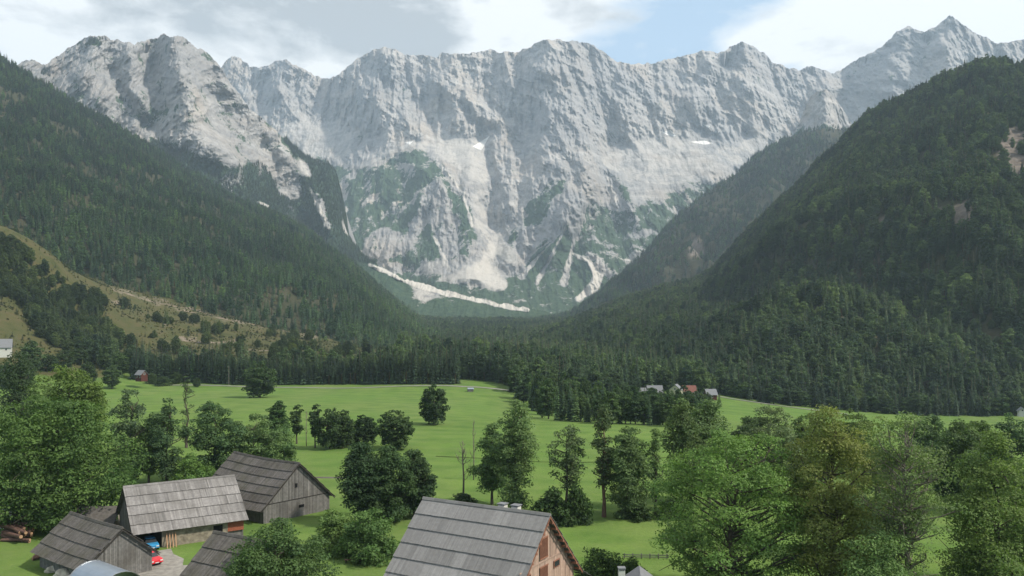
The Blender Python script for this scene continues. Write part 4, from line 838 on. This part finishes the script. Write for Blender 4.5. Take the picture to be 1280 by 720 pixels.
# shingled barn with stone wall and car bay
t, half, ze, wl = barn('stone_barn', 'long barn with pale shingle roof over a yellowish stone wall and an open car bay', -48.3, 116.7, .61, 15.4, 7.6, 5.24, 6.8, 5, 'shingle_light', 'plank_grey', 100, wall_low=None, low_h=0.0, bay=3.3)
sw = MB(); y0 = -half-.22
sw.box(-wl+3.3, wl-4.2, y0, y0+.2, 0, ze-.2).box(wl-2.9, wl-2.2, y0, y0+.2, 0, ze-.2).box(wl-4.2, wl-2.9, y0, y0+.2, 2.0, ze-.2); sw.build('stone_wall', M['stone'], t)
MB().box(wl-4.15, wl-2.95, y0+.1, y0+.16, 0, 2.0).build('doorway', M['dark'], t)
MB().box(wl-2.2, wl+.05, y0-.02, y0+.2, .9, ze-.2).build('brick_wall', M['brick_red'], t)
BAY = (math.cos(.61), math.sin(.61)); bx, by = -wl+1.9, y0+.7; BP = (-48.3+BAY[0]*bx-BAY[1]*by, 116.7+BAY[1]*bx+BAY[0]*by)
MB().box(-wl-.12, -wl+.1, y0-.02, y0+.2, 0, ze-.2).build('post', M['plank_dark'], t)
# weathered barn
t, half, ze, wl = barn('weathered_barn', 'weathered grey barn with patched dark shingle roof and two small openings in its gable', -40.95, 132.8, -.68, 18.7, 8.5, 6.4, 6.95, 6, 'shingle_dark', 'plank_grey', 200, sag=.25, splits=(2.9,))
MB().box(wl+.06, wl+.09, -half, half, 2.8, 2.92, .6).build('beam', M['plank_dark'], t)
for (yy, zz, w, h) in ((-.3, 4.7, .45, .65), (.7, 1.4, 1.0, .42)):
    MB().box(wl+.07, wl+.10, yy-w/2, yy+w/2, zz, zz+h).build('window', M['dark'], t)
# small shed with firewood
t, half, ze, wl = barn('wood_shed', 'small dark shingled shed with grey plank gable beside the silver round roof', -51.96, 99.8, -.65, 13.6, 6.0, 4.0, 4.6, 4, 'shingle_dark', 'plank_grey', 300, sag=.12)
# low roof behind the apple tree
t, half, ze, wl = barn('low_barn', 'low barn with brown shingle roof flaring at the eave, half behind the apple tree', -28.6, 87.2, -.52, 11.5, 7.0, 3.6, 4.2, 3, 'shingle_dark', 'plank_dark', 400, bell=(1.0, .5, 2))
# new barn
t, half, ze, wl = barn('new_barn', 'large new barn with smooth grey shingle roof and reddish larch gable in the foreground', -3.0, 85.0, -.53, 16.0, 11.0, 7.6, 7.6, 6, 'shingle_new', 'plank_red', 500, bell=(1.1, .6, 2), over=.9, splits=(6.35,), bw=.12, th=.03, rv=.06)
MB().box(wl+.06, wl+.10, -half+1.5, half-1.5, 6.28, 6.42, .9).build('beam', M['plank_red'], t)
def slatted(parent, x, y0, y1, z0, z1, n):
    f = MB().box(x, x+.06, y0, y1, z0, z1).build('window', M['dark'], parent); s = MB()
    for i in range(n+1):
        yy = y0+(y1-y0)*i/n; s.box(x+.06, x+.10, yy-.05, yy+.05, z0, z1)
    s.box(x+.10, x+.12, y0-.1, y1+.1, z1-.06, z1+.08).box(x+.10, x+.12, y0-.1, y1+.1, z0-.08, z0+.06); s.build('slat', M['slat_red'], f); return f
xg = wl+.07
slatted(t, xg, -1.1, .45, 6.75, 8.75, 7); slatted(t, xg, -1.1, .45, 3.6, 5.9, 7)
def small_win(parent, x, y0, y1, z0, z1):
    f = MB().box(x, x+.07, y0, y1, z0, z1).build('window', M['slat_red'], parent)
    MB().box(x+.075, x+.09, y0+.1, y1-.1, z0+.1, z1-.1).build('pane', M['glass'], f)
small_win(t, xg, 1.9, 3.2, 5.1, 5.85); small_win(t, xg, -4.2, -3.0, 5.1, 5.85)
for yy in (1, -1):
    rr = MB()
    for i in range(9):
        q = .5+i*.78; rr.box(wl+.1, 8.02, yy*q-.08, yy*q+.08, 11-.45-q, 11-.25-q)
    rr.build('rafter', M['slat_red'], t)
for (xx, yy) in ((1.8, .9), (3.4, 1.0)):
    c = MB().box(xx-.38, xx+.38, yy-.38, yy+.38, 9.4, 11.25).build('chimney', M['plaster'], t)
    MB().box(xx-.48, xx+.48, yy-.48, yy+.48, 11.35, 11.43).box(xx-.4, xx-.34, yy-.4, yy-.34, 11.25, 11.36).box(xx+.34, xx+.4, yy-.4, yy-.34, 11.25, 11.36).box(xx-.4, xx-.34, yy+.34, yy+.4, 11.25, 11.36).box(xx+.34, xx+.4, yy+.34, yy+.4, 11.25, 11.36).build('chimney_cap', M['roof_grey'], c)

def house(name, label, x, y, z, rz, L, W, hw, hr, mroof, mwall, over=.5, cat='house', wins=2, pipe=False):
    t = empty(name, (x, y, z), rz); tag(t, label, cat)
    w = MB(); w.box(-L/2, L/2, -W/2, W/2, -1, hw)
    w.quadbox([(-L/2, -W/2, hw), (L/2, -W/2, hw), (L/2, W/2, hw), (-L/2, W/2, hw), (-L/2, -.05, hr-.15), (L/2, -.05, hr-.15), (L/2, .05, hr-.15), (-L/2, .05, hr-.15)]); w.build('wall', M[mwall], t)
    r = MB(); s = (hr-hw)/(W/2); yo = W/2+over; zo = hw-s*over
    for sy in (-1, 1):
        P = [(-L/2-over, sy*yo, zo), (L/2+over, sy*yo, zo), (L/2+over, 0, hr), (-L/2-over, 0, hr)]
        if sy > 0: P = [P[1], P[0], P[3], P[2]]
        r.quadbox(P+[(a, b, c+.16) for a, b, c in P])
    rf = r.build('roof', M[mroof], t)
    for i in range(wins):
        xx = -L/2+L*(i+.5)/wins; f = MB().box(xx-.5, xx+.5, -W/2-.04, -W/2-.005, hw-1.9, hw-.7).build('window', M['white'], t)
        MB().box(xx-.4, xx+.4, -W/2-.06, -W/2-.045, hw-1.8, hw-.8).build('pane', M['glass'], f)
    for sx in (-1, 1):
        f = MB().box(min(sx*(L/2+.005), sx*(L/2+.04)), max(sx*(L/2+.005), sx*(L/2+.04)), -.5, .5, hw-.3, hw+.8).build('window', M['white'], t)
        MB().box(min(sx*(L/2+.045), sx*(L/2+.06)), max(sx*(L/2+.045), sx*(L/2+.06)), -.4, .4, hw-.2, hw+.7).build('pane', M['glass'], f)
    return t, rf
def house_px(name, label, u, vr, D, rz, L, W, hw, hr, mroof, mwall, **k):
    """ridge seen at pixel (u, vr)"""
    p = at(u, vr, D); return house(name, label, p[0], p[1], p[2]-hr, rz, L, W, hw, hr, mroof, mwall, **k)
house_px('farmhouse', 'white farmhouse with grey roof on the left hillside at the picture edge', 2, 424, 420, .5, 9, 8, 4.5, 8.5, 'roof_grey', 'plaster')
house_px('chalet', 'small red timber chalet in front of the spruce row', 177, 463, 428, -.5, 4.6, 4, 2.8, 4.8, 'roof_grey', 'chalet_red')
house_px('hay_barn', 'grey roofed hay barn just behind the weathered barn gable', 409, 597, 160, -.05, 7.5, 7, 2.2, 4.6, 'shingle_dark', 'plank_grey', wins=0, cat='barn')
house_px('stone_hut', 'small stone hut with brown roof between the linden and the stone barn', 124, 634, 118, .1, 5, 4, 2.7, 4.4, 'shingle_dark', 'stone', wins=0, cat='hut')
house_px('village_house', 'pale house with grey roof, leftmost of the far houses', 801, 485, 440, .2, 5, 5, 4, 7.0, 'roof_grey', 'plaster')
house_px('village_house', 'long grey roofed house among the far houses', 818, 482, 445, .05, 8, 6, 4, 7.5, 'roof_grey', 'plaster')
house_px('village_house', 'cream gabled house in the middle of the far houses', 845, 480.5, 440, 1.2, 7, 6, 5, 7.5, 'roof_grey', 'plaster_yellow')
house_px('village_house', 'red roofed house at the right of the far houses', 861, 482, 450, .1, 7, 6, 4, 7.0, 'tile_red', 'plaster')
house_px('village_cottage', 'small cottage with pale grey roof at the field road', 888, 486.5, 440, .15, 5.5, 5, 2.4, 5, 'roof_grey', 'chalet_red', wins=1)
house_px('village_house', 'pale gabled house at the far right wood edge', 1277, 509, 452, 1.2, 4, 3.5, 2.4, 4.2, 'roof_grey', 'plaster')
t, rf = house_px('garage', 'small grey roofed garage at the bottom edge right of the new barn', 801, 724, 78, 1.45, 7, 5, 3.6, 5.4, 'roof_grey', 'plaster', wins=0)
rt = t
# chimney pipe on its own lower roof
p = at(777, 709, 76); c = empty('stove_chimney', (p[0], p[1], 0)); tag(c, 'short white chimney with metal cap left of the small grey roof', 'chimney')
MB().box(-.3, .3, -.3, .3, 0, p[2]-.25).build('stack', M['plaster'], c); MB().box(-.36, .36, -.36, .36, p[2]-.12, p[2]).box(-.28, -.2, -.28, -.2, p[2]-.25, p[2]-.12).box(.2, .28, -.28, -.2, p[2]-.25, p[2]-.12).box(-.28, -.2, .2, .28, p[2]-.25, p[2]-.12).box(.2, .28, .2, .28, p[2]-.25, p[2]-.12).build('cap', M['roof_grey'], c)
# silver round roof
t = empty('round_shelter', (-44.2, 87.0, 0), -.65); tag(t, 'silver round roofed shelter in front of the small dark shed', 'shelter')
v = MB(); n = 16; Rr = 2.7
for i in range(n):
    a0, a1 = math.pi*i/n, math.pi*(i+1)/n; q = []
    for rad in (Rr-.05, Rr):
        for (aa, xx) in ((a0, -3.4), (a0, 3.4), (a1, 3.4), (a1, -3.4)): q.append((xx, math.cos(aa)*rad, 1.35+math.sin(aa)*rad))
    v.quadbox(q)
v.build('roof', M['metal_roof'], t, smooth=False)
e = MB()
for sx in (-3.4, 3.4):
    e.tube([(sx, math.cos(math.pi*i/16)*(Rr+.02), 1.35+math.sin(math.pi*i/16)*(Rr+.02)) for i in range(17)], .05, 6)
e.build('hoop', M['chrome'], t)
MB().box(-3.3, 3.3, -Rr, -Rr+.08, 0, 1.35).box(-3.3, 3.3, Rr-.08, Rr, 0, 1.35).build('wall', M['plank_grey'], t)

# white wall piece and wood piles
x, y, z = -76.0, 121, 0
t = empty('white_shed', (x, y, 0), .1); tag(t, 'whitewashed shed corner behind the log pile at the left edge', 'shed')
MB().box(-2, 1.1, -1.5, 1.5, 0, 4.3).build('wall', M['plaster'], t); MB().box(-2.4, 1.5, -1.9, 1.9, 4.3, 4.5).build('roof', M['shingle_dark'], t)
def log(u, v, D, L, rad, rz, tilt, lab, ):
    p = at(u, v, D); t = empty('log', (p[0], p[1], p[2]), rz); tag(t, lab, 'log', 'felled logs heaped under the linden')
    t.rotation_euler = (0, tilt, rz); MB().tube([(-L/2, 0, 0), (0, .03, .02), (L/2, 0, 0)], [rad, rad*.94, rad*.88], 10, cap=False).build('bark', M['log'], t, smooth=True)
    MB().tube([(-L/2-.01, 0, 0), (-L/2+.05, 0, 0)], rad*.92, 10).tube([(L/2-.05, 0, 0), (L/2+.01, 0, 0)], rad*.82, 10).build('cut_end', M['log_end'], t)
rl = random.Random(9)
for i in range(26):
    lay = i//9; k = i % 9
    yy = 112+k*.62+lay*.3; uu = 20+rl.uniform(-5, 5); D = yy; zz = .32+lay*.6
    vv = CV+F*(CH-zz)/D; log(uu, vv, D, rl.uniform(4.0, 5.6), rl.uniform(.22, .31), rl.uniform(-.75, -.1), rl.uniform(-.06, .10), 'reddish brown log in the heap under the linden')
for i in range(5):
    D = 104+i*.7; log(54+i*1.5, CV+F*(CH-.28)/D, D, 2.6, .22, 1.0+rl.uniform(-.3, .3), 0, 'short log of the small heap behind the dark shed')
def boulder(u, v, D, r, seed, lab):
    p = at(u, v, D); rr = np.random.RandomState(seed); import bmesh
    bm = bmesh.new(); bmesh.ops.create_icosphere(bm, subdivisions=3, radius=r)
    for vv in bm.verts:
        c = vv.co/r; k = 1+.28*math.sin(c.x*3+seed)*math.cos(c.y*3.5)+.1*math.sin(c.z*6+c.x*5)
        vv.co = Vector((vv.co.x*k*1.2, vv.co.y*k, vv.co.z*k*.7))
    me = bpy.data.meshes.new('boulder'); bm.to_mesh(me); me.materials.append(M['boulder']); o = bpy.data.objects.new('boulder', me); COL.objects.link(o); o.location = (p[0], p[1], r*.35); tag(o, lab, 'rock')
boulder(67, 707, 98.5, .75, 1, 'pale boulder leaning by the front corner of the small dark shed'); boulder(80, 716, 96, 1.0, 2, 'grey stone heap against the wall of the small dark shed'); boulder(93, 719, 94.5, .8, 3, 'grey stone nearest the silver round roof')

# cars
def car(name, label, x, y, rz, paint, s=1.0):
    t = empty(name, (x, y, .02), rz); t.scale = (s, s, s); tag(t, label, 'car')
    def sec(pts, w0, w1, z):   # loft outline along x
        return pts
    prof = [(-2.0, .35, .62), (-1.95, .35, .85), (-1.45, .3, .95), (-.95, .3, 1.38), (-.5, .3, 1.46), (.45, .3, 1.44), (.95, .3, .98), (1.7, .32, .86), (2.0, .36, .70)]
    mb = MB(); W = .84
    for (a, b) in zip(prof[:-1], prof[1:]):
        def top(p): return .62 if p[2] > 1 else W
        ztop_a, ztop_b = min(a[2], .93), min(b[2], .93)
        mb.quadbox([(a[0], -W, a[1]), (b[0], -W, b[1]), (b[0], W, b[1]), (a[0], W, a[1]), (a[0], -W*.95, ztop_a), (b[0], -W*.95, ztop_b), (b[0], W*.95, ztop_b), (a[0], W*.95, ztop_a)])
    mb.quadbox([(-.95, -.60, 1.36), (.50, -.60, 1.36), (.50, .60, 1.36), (-.95, .60, 1.36), (-.85, -.56, 1.45), (.42, -.56, 1.45), (.42, .56, 1.45), (-.85, .56, 1.45)])
    mb.build('body', M[paint], t, bevel=.04)
    MB().quadbox([(-1.42, -.76, .93), (.98, -.76, .93), (.98, .76, .93), (-1.42, .76, .93), (-.93, -.60, 1.36), (.48, -.60, 1.36), (.48, .60, 1.36), (-.93, .60, 1.36)]).build('window', M['glass'], t)
    for wx in (-1.25, 1.25):
        for sy in (-1, 1):
            w = MB().tube([(wx, sy*.70, .31), (wx, sy*.87, .31)], .31, 18).build('wheel', M['rubber'], t)
            MB().tube([(wx, sy*.86, .31), (wx, sy*.885, .31)], .19, 14).build('rim', M['chrome'], w)
    for sy in (-1, 1):
        MB().box(1.93, 2.02, sy*.6-.17, sy*.6+.17, .56, .70).build('headlight', M['lamp_glass'], t)
        MB().box(-2.02, -1.94, sy*.66-.1, sy*.66+.1, .66, .82).build('tail_light', M['paint_red'], t)
    MB().box(1.98, 2.03, -.24, .24, .38, .48).build('number_plate', M['white'], t); MB().box(-2.03, -1.98, -.24, .24, .48, .58).build('number_plate', M['white'], t)
car('blue_car', 'blue car parked half in the dark open bay of the stone barn', BP[0], BP[1], .61-math.pi/2, 'paint_blue')
x_, y_, _ = hit(190, 716); car('red_car', 'red car on the gravel yard behind the corner of the small dark shed', -46.3, 102.0, -.65, 'paint_red')
# leaning boards
lb = (-wl+3.9, y0-.12); t = empty('leaning_boards', (-48.3+BAY[0]*lb[0]-BAY[1]*lb[1], 116.7+BAY[1]*lb[0]+BAY[0]*lb[1], 0), .61); tag(t, 'few pale boards leaning against the stone barn wall', 'boards'); b = MB()
for i in range(4):
    xx = i*.38; b.quadbox([(xx, -.75, 0), (xx+.14, -.75, 0), (xx+.14, -.70, 0), (xx, -.70, 0), (xx+.04, 0, 1.9), (xx+.18, 0, 1.9), (xx+.18, .05, 1.9), (xx+.04, .05, 1.9)])
b.build('board', M['log_end'], t)
# bench
x, y, z = hit(441, 707); t = empty('garden_bench', (x, y, 0), -.1); tag(t, 'low wooden bench on the grass left of the new barn', 'bench')
MB().box(-1.1, 1.1, -.2, .2, .40, .46).build('seat', M['log'], t)
for sx in (-.9, .9): MB().box(sx-.06, sx+.06, -.17, .17, 0, .40).build('leg', M['plank_dark'], t)
# fence by the field at the right
t = empty('field_fence', ((805-CU)/F*104, 104, 0), -.05); tag(t, 'grey wooden fence behind the small grey roof', 'fence')
for i in range(6): MB().box(-2.6+i*1.1, -2.48+i*1.1, -.06, .06, 0, .7).build('post', M['plank_grey'], t)
for zz in (.2, .45): MB().box(-2.7, 3.2, -.10, -.06, zz, zz+.12).build('rail', M['plank_grey'], t)
# utility pole
x, y, z = hit(286, 481.5); t = empty('utility_pole', (x, y, z), 0); tag(t, 'thin pale utility pole in front of the spruce row', 'pole')
MB().tube([(0, 0, -.5), (0, 0, 10.5)], [.16, .1], 8).build('pole', M['bark_pale'], t); MB().box(-.8, .8, -.06, .06, 9.9, 10.02).build('crossarm', M['bark_pale'], t)
x, y, z = hit(588, 489.5); t = empty('hay_hut', (x, y, z), .3); tag(t, 'tiny grey field hut on the upper meadow', 'hut')
MB().box(-1.4, 1.4, -.9, .9, 0, 1.3).build('wall', M['plank_grey'], t); MB().quadbox([(-1.7, -1.2, 1.3), (1.7, -1.2, 1.3), (1.7, 1.2, 1.3), (-1.7, 1.2, 1.3), (-1.6, -.1, 2.0), (1.6, -.1, 2.0), (1.6, .1, 2.0), (-1.6, .1, 2.0)]).build('roof', M['metal_roof'], t)

# ------------------------------------------------------------------ roads and yard
def ribbon(name, pts, w, mat, label, lift=.06, jag=.0):
    pts = [np.array(p[:2], float) for p in pts]; C = []
    for a, b in zip(pts[:-1], pts[1:]):
        n = max(2, int(np.linalg.norm(b-a)/2.5)); C += [a+(b-a)*i/n for i in range(n)]
    C.append(pts[-1]); C = np.array(C)
    if len(C) > 9:
        k = np.hanning(9)[1:-1]; k /= k.sum(); C2 = C.copy(); h = 3
        for j in (0, 1): C2[h:-h, j] = np.convolve(C[:, j], k, mode='valid')
        C = C2
    T = np.gradient(C, axis=0); T /= np.linalg.norm(T, axis=1, keepdims=True); Nn = np.stack([-T[:, 1], T[:, 0]], 1)
    m = 4; rows = []
    for j in range(m+1):
        s = (j/m-.5)*w; ja = (fbm(np.arange(len(C))/3., np.full(len(C), j*1.), 3, 6)*jag if j in (0, m) else 0)
        Q = C+Nn*(s+ja)[:, None] if hasattr(ja, '__len__') else C+Nn*s
        rows.append(np.column_stack([Q, gz(Q[:, 0], Q[:, 1])+lift]))
    Vv = np.array(rows); o = mesh_from(name, Vv.reshape(-1, 3), grid_faces(m+1, len(C)), M[mat], True); tag(o, label, kind='structure'); return o
ribbon('path', [(-30, 60), (-37, 84), (-41.5, 96), (-44.5, 103), (-48, 107.5)], 4.2, 'gravel', 'gravel yard track between the barns', .01, 1.2)
ribbon('yard', [(-26, 98), (-34, 99), (-44, 100.3), (-50, 93)], 3.4, 'gravel', 'gravel yard between the barns', .02, 1.0)
ribbon('road', [hit(u, v)[:2] for u, v in ((200, 482), (236, 481.5), (300, 483.5), (380, 484.5), (470, 484.5), (560, 482.5), (600, 484.5), (640, 489))], 3.0, 'road', 'pale track along the back edge of the meadow', .15, .3)
ribbon('far_road', [hit(u, v)[:2] for u, v in ((862, 490), (895, 495), (910, 498), (950, 504), (985, 509), (1020, 513), (1060, 518))], 3.2, 'road', 'pale road crossing the far right field', .2, .3)

M['rank_grass'] = plain('rank_grass', (.088, .145, .032), .95, .1, var=.4, sc=.5)
ribbon('ditch', [hit(u, v)[:2] for u, v in ((545, 571), (590, 573), (640, 576), (700, 579), (760, 578), (840, 572))], 0.8, 'rank_grass', 'thin dark ditch line crossing the meadow', .1, .5)
# ------------------------------------------------------------------ air, sky, light, camera
V8 = [(x, y, z) for z in (-60, 2600) for (x, y) in ((-6400, -420), (6400, -420), (6400, 7200), (-6400, 7200))]
me = bpy.data.meshes.new('haze'); me.from_pydata(V8, [], [(0, 3, 2, 1), (4, 5, 6, 7), (0, 1, 5, 4), (1, 2, 6, 5), (2, 3, 7, 6), (3, 0, 4, 7)])
hz = bpy.data.objects.new('haze', me); COL.objects.link(hz); tag(hz, 'pale blue air over the whole valley', 'haze', kind='stuff')
hm = bpy.data.materials.new('haze'); hm.use_nodes = True; hm.node_tree.nodes.clear()
ho = hm.node_tree.nodes.new('ShaderNodeOutputMaterial'); pv = hm.node_tree.nodes.new('ShaderNodeVolumePrincipled')
pv.inputs['Color'].default_value = (.66, .83, 1, 1); pv.inputs['Density'].default_value = 7.5e-5; pv.inputs['Anisotropy'].default_value = .1
hm.node_tree.links.new(pv.outputs[0], ho.inputs['Volume']); me.materials.append(hm)

SUN_AZ, SUN_EL = math.radians(106), math.radians(47)      # azimuth clockwise from +Y (view direction)
sd = Vector((math.sin(SUN_AZ)*math.cos(SUN_EL), math.cos(SUN_AZ)*math.cos(SUN_EL), math.sin(SUN_EL)))
su = bpy.data.lights.new('sun', 'SUN'); su.energy = 3.7; su.angle = math.radians(3); su.color = (1, .93, .82)
so = bpy.data.objects.new('sun', su); COL.objects.link(so); so.rotation_euler = sd.to_track_quat('Z', 'Y').to_euler()
W = bpy.data.worlds.new('World'); S.world = W; W.use_nodes = True; t = NT(W); bg = t.n['Background']; bg.inputs['Strength'].default_value = .10
sky = t.new('ShaderNodeTexSky', sky_type='NISHITA', sun_disc=False, sun_elevation=SUN_EL, sun_rotation=SUN_AZ, altitude=900)
tc = t.new('ShaderNodeTexCoord').outputs['Generated']; sx = t.new('ShaderNodeSeparateXYZ'); t.link(tc, sx.inputs[0])
az = t.math('ARCTAN2', sx.outputs[0], sx.outputs[1]); el = t.math('ARCSINE', sx.outputs[2])
cv = t.new('ShaderNodeCombineXYZ'); t.link(az, cv.inputs[0]); t.link(t.math('MULTIPLY', el, 2.2), cv.inputs[1])
nA = t.noise(3.2, cv.outputs[0], 9, .58, .3); nB = t.noise(7, cv.outputs[0], 8, .6, .2)
def blob(a0, e0, wa, we, k):
    q1 = t.math('DIVIDE', t.math('SUBTRACT', az, a0), wa); q2 = t.math('DIVIDE', t.math('SUBTRACT', el, e0), we)
    d = t.math('ADD', t.math('MULTIPLY', q1, q1), t.math('MULTIPLY', q2, q2))
    return t.math('MULTIPLY', t.math('EXPONENT', t.math('MULTIPLY', d, -1)), k)
def A(u): return math.atan((u-CU)/F)
def E_(u, v): return math.atan((CV-v)/F*math.cos(A(u)))
cov = t.math('MULTIPLY', t.math('SUBTRACT', nA, .5), 2.0)
for (u, v, wa, we, k) in ((30, 30, .12, .08, .6), (330, 20, .26, .075, 1.1), (600, 20, .13, .06, .8), (1150, 15, .20, .045, .95), (1290, 30, .15, .06, .6), (940, 62, .03, .015, .4)):
    cov = t.math('ADD', cov, blob(A(u), E_(u, v), wa, we, k))
cov = t.math('ADD', cov, t.math('MULTIPLY', t.ramp(el, [(.38, 0.), (.62, 1.)]), .5)); cov = t.math('ADD', cov, .10); cov = t.ramp(t.math('ADD', cov, t.math('MULTIPLY', t.math('SUBTRACT', nB, .5), .9)), [(.25, 0.), (.58, 1.)])
gray = t.math('ADD', blob(A(360), E_(360, 15), .30, .06, 1.0), blob(A(480), E_(480, 40), .14, .04, .5))
shade = t.math('ADD', t.math('MULTIPLY', gray, .85), t.math('MULTIPLY', t.math('SUBTRACT', nB, .5), 3.2))
cc = t.mix(t.ramp(shade, [(.2, 0.), (.85, 1.)]), (6.4, 6.35, 6.2), (2.75, 2.85, 2.9))
pale = t.mix(.55, sky.outputs[0], (3.4, 4.6, 5.6))
t.link(t.mix(cov, pale, cc), bg.inputs['Color'])
cam = bpy.data.cameras.new('camera'); co = bpy.data.objects.new('camera', cam); COL.objects.link(co); co.location = (0, 0, CH); co.rotation_euler = (math.pi/2, 0, 0)
cam.sensor_width = 36; cam.lens = 36*F/1280; cam.shift_y = (CV-360)/1280; cam.clip_start = 1; cam.clip_end = 20000; S.camera = co
S.render.engine = 'CYCLES'; S.view_settings.view_transform = 'Standard'; S.view_settings.look = 'None'; S.view_settings.exposure = .80; S.view_settings.gamma = 1
S.cycles.max_bounces = 6; S.cycles.diffuse_bounces = 3; S.cycles.transmission_bounces = 3; S.cycles.volume_bounces = 1; S.cycles.transparent_max_bounces = 6
S.render.resolution_x = 1024; S.render.resolution_y = 576
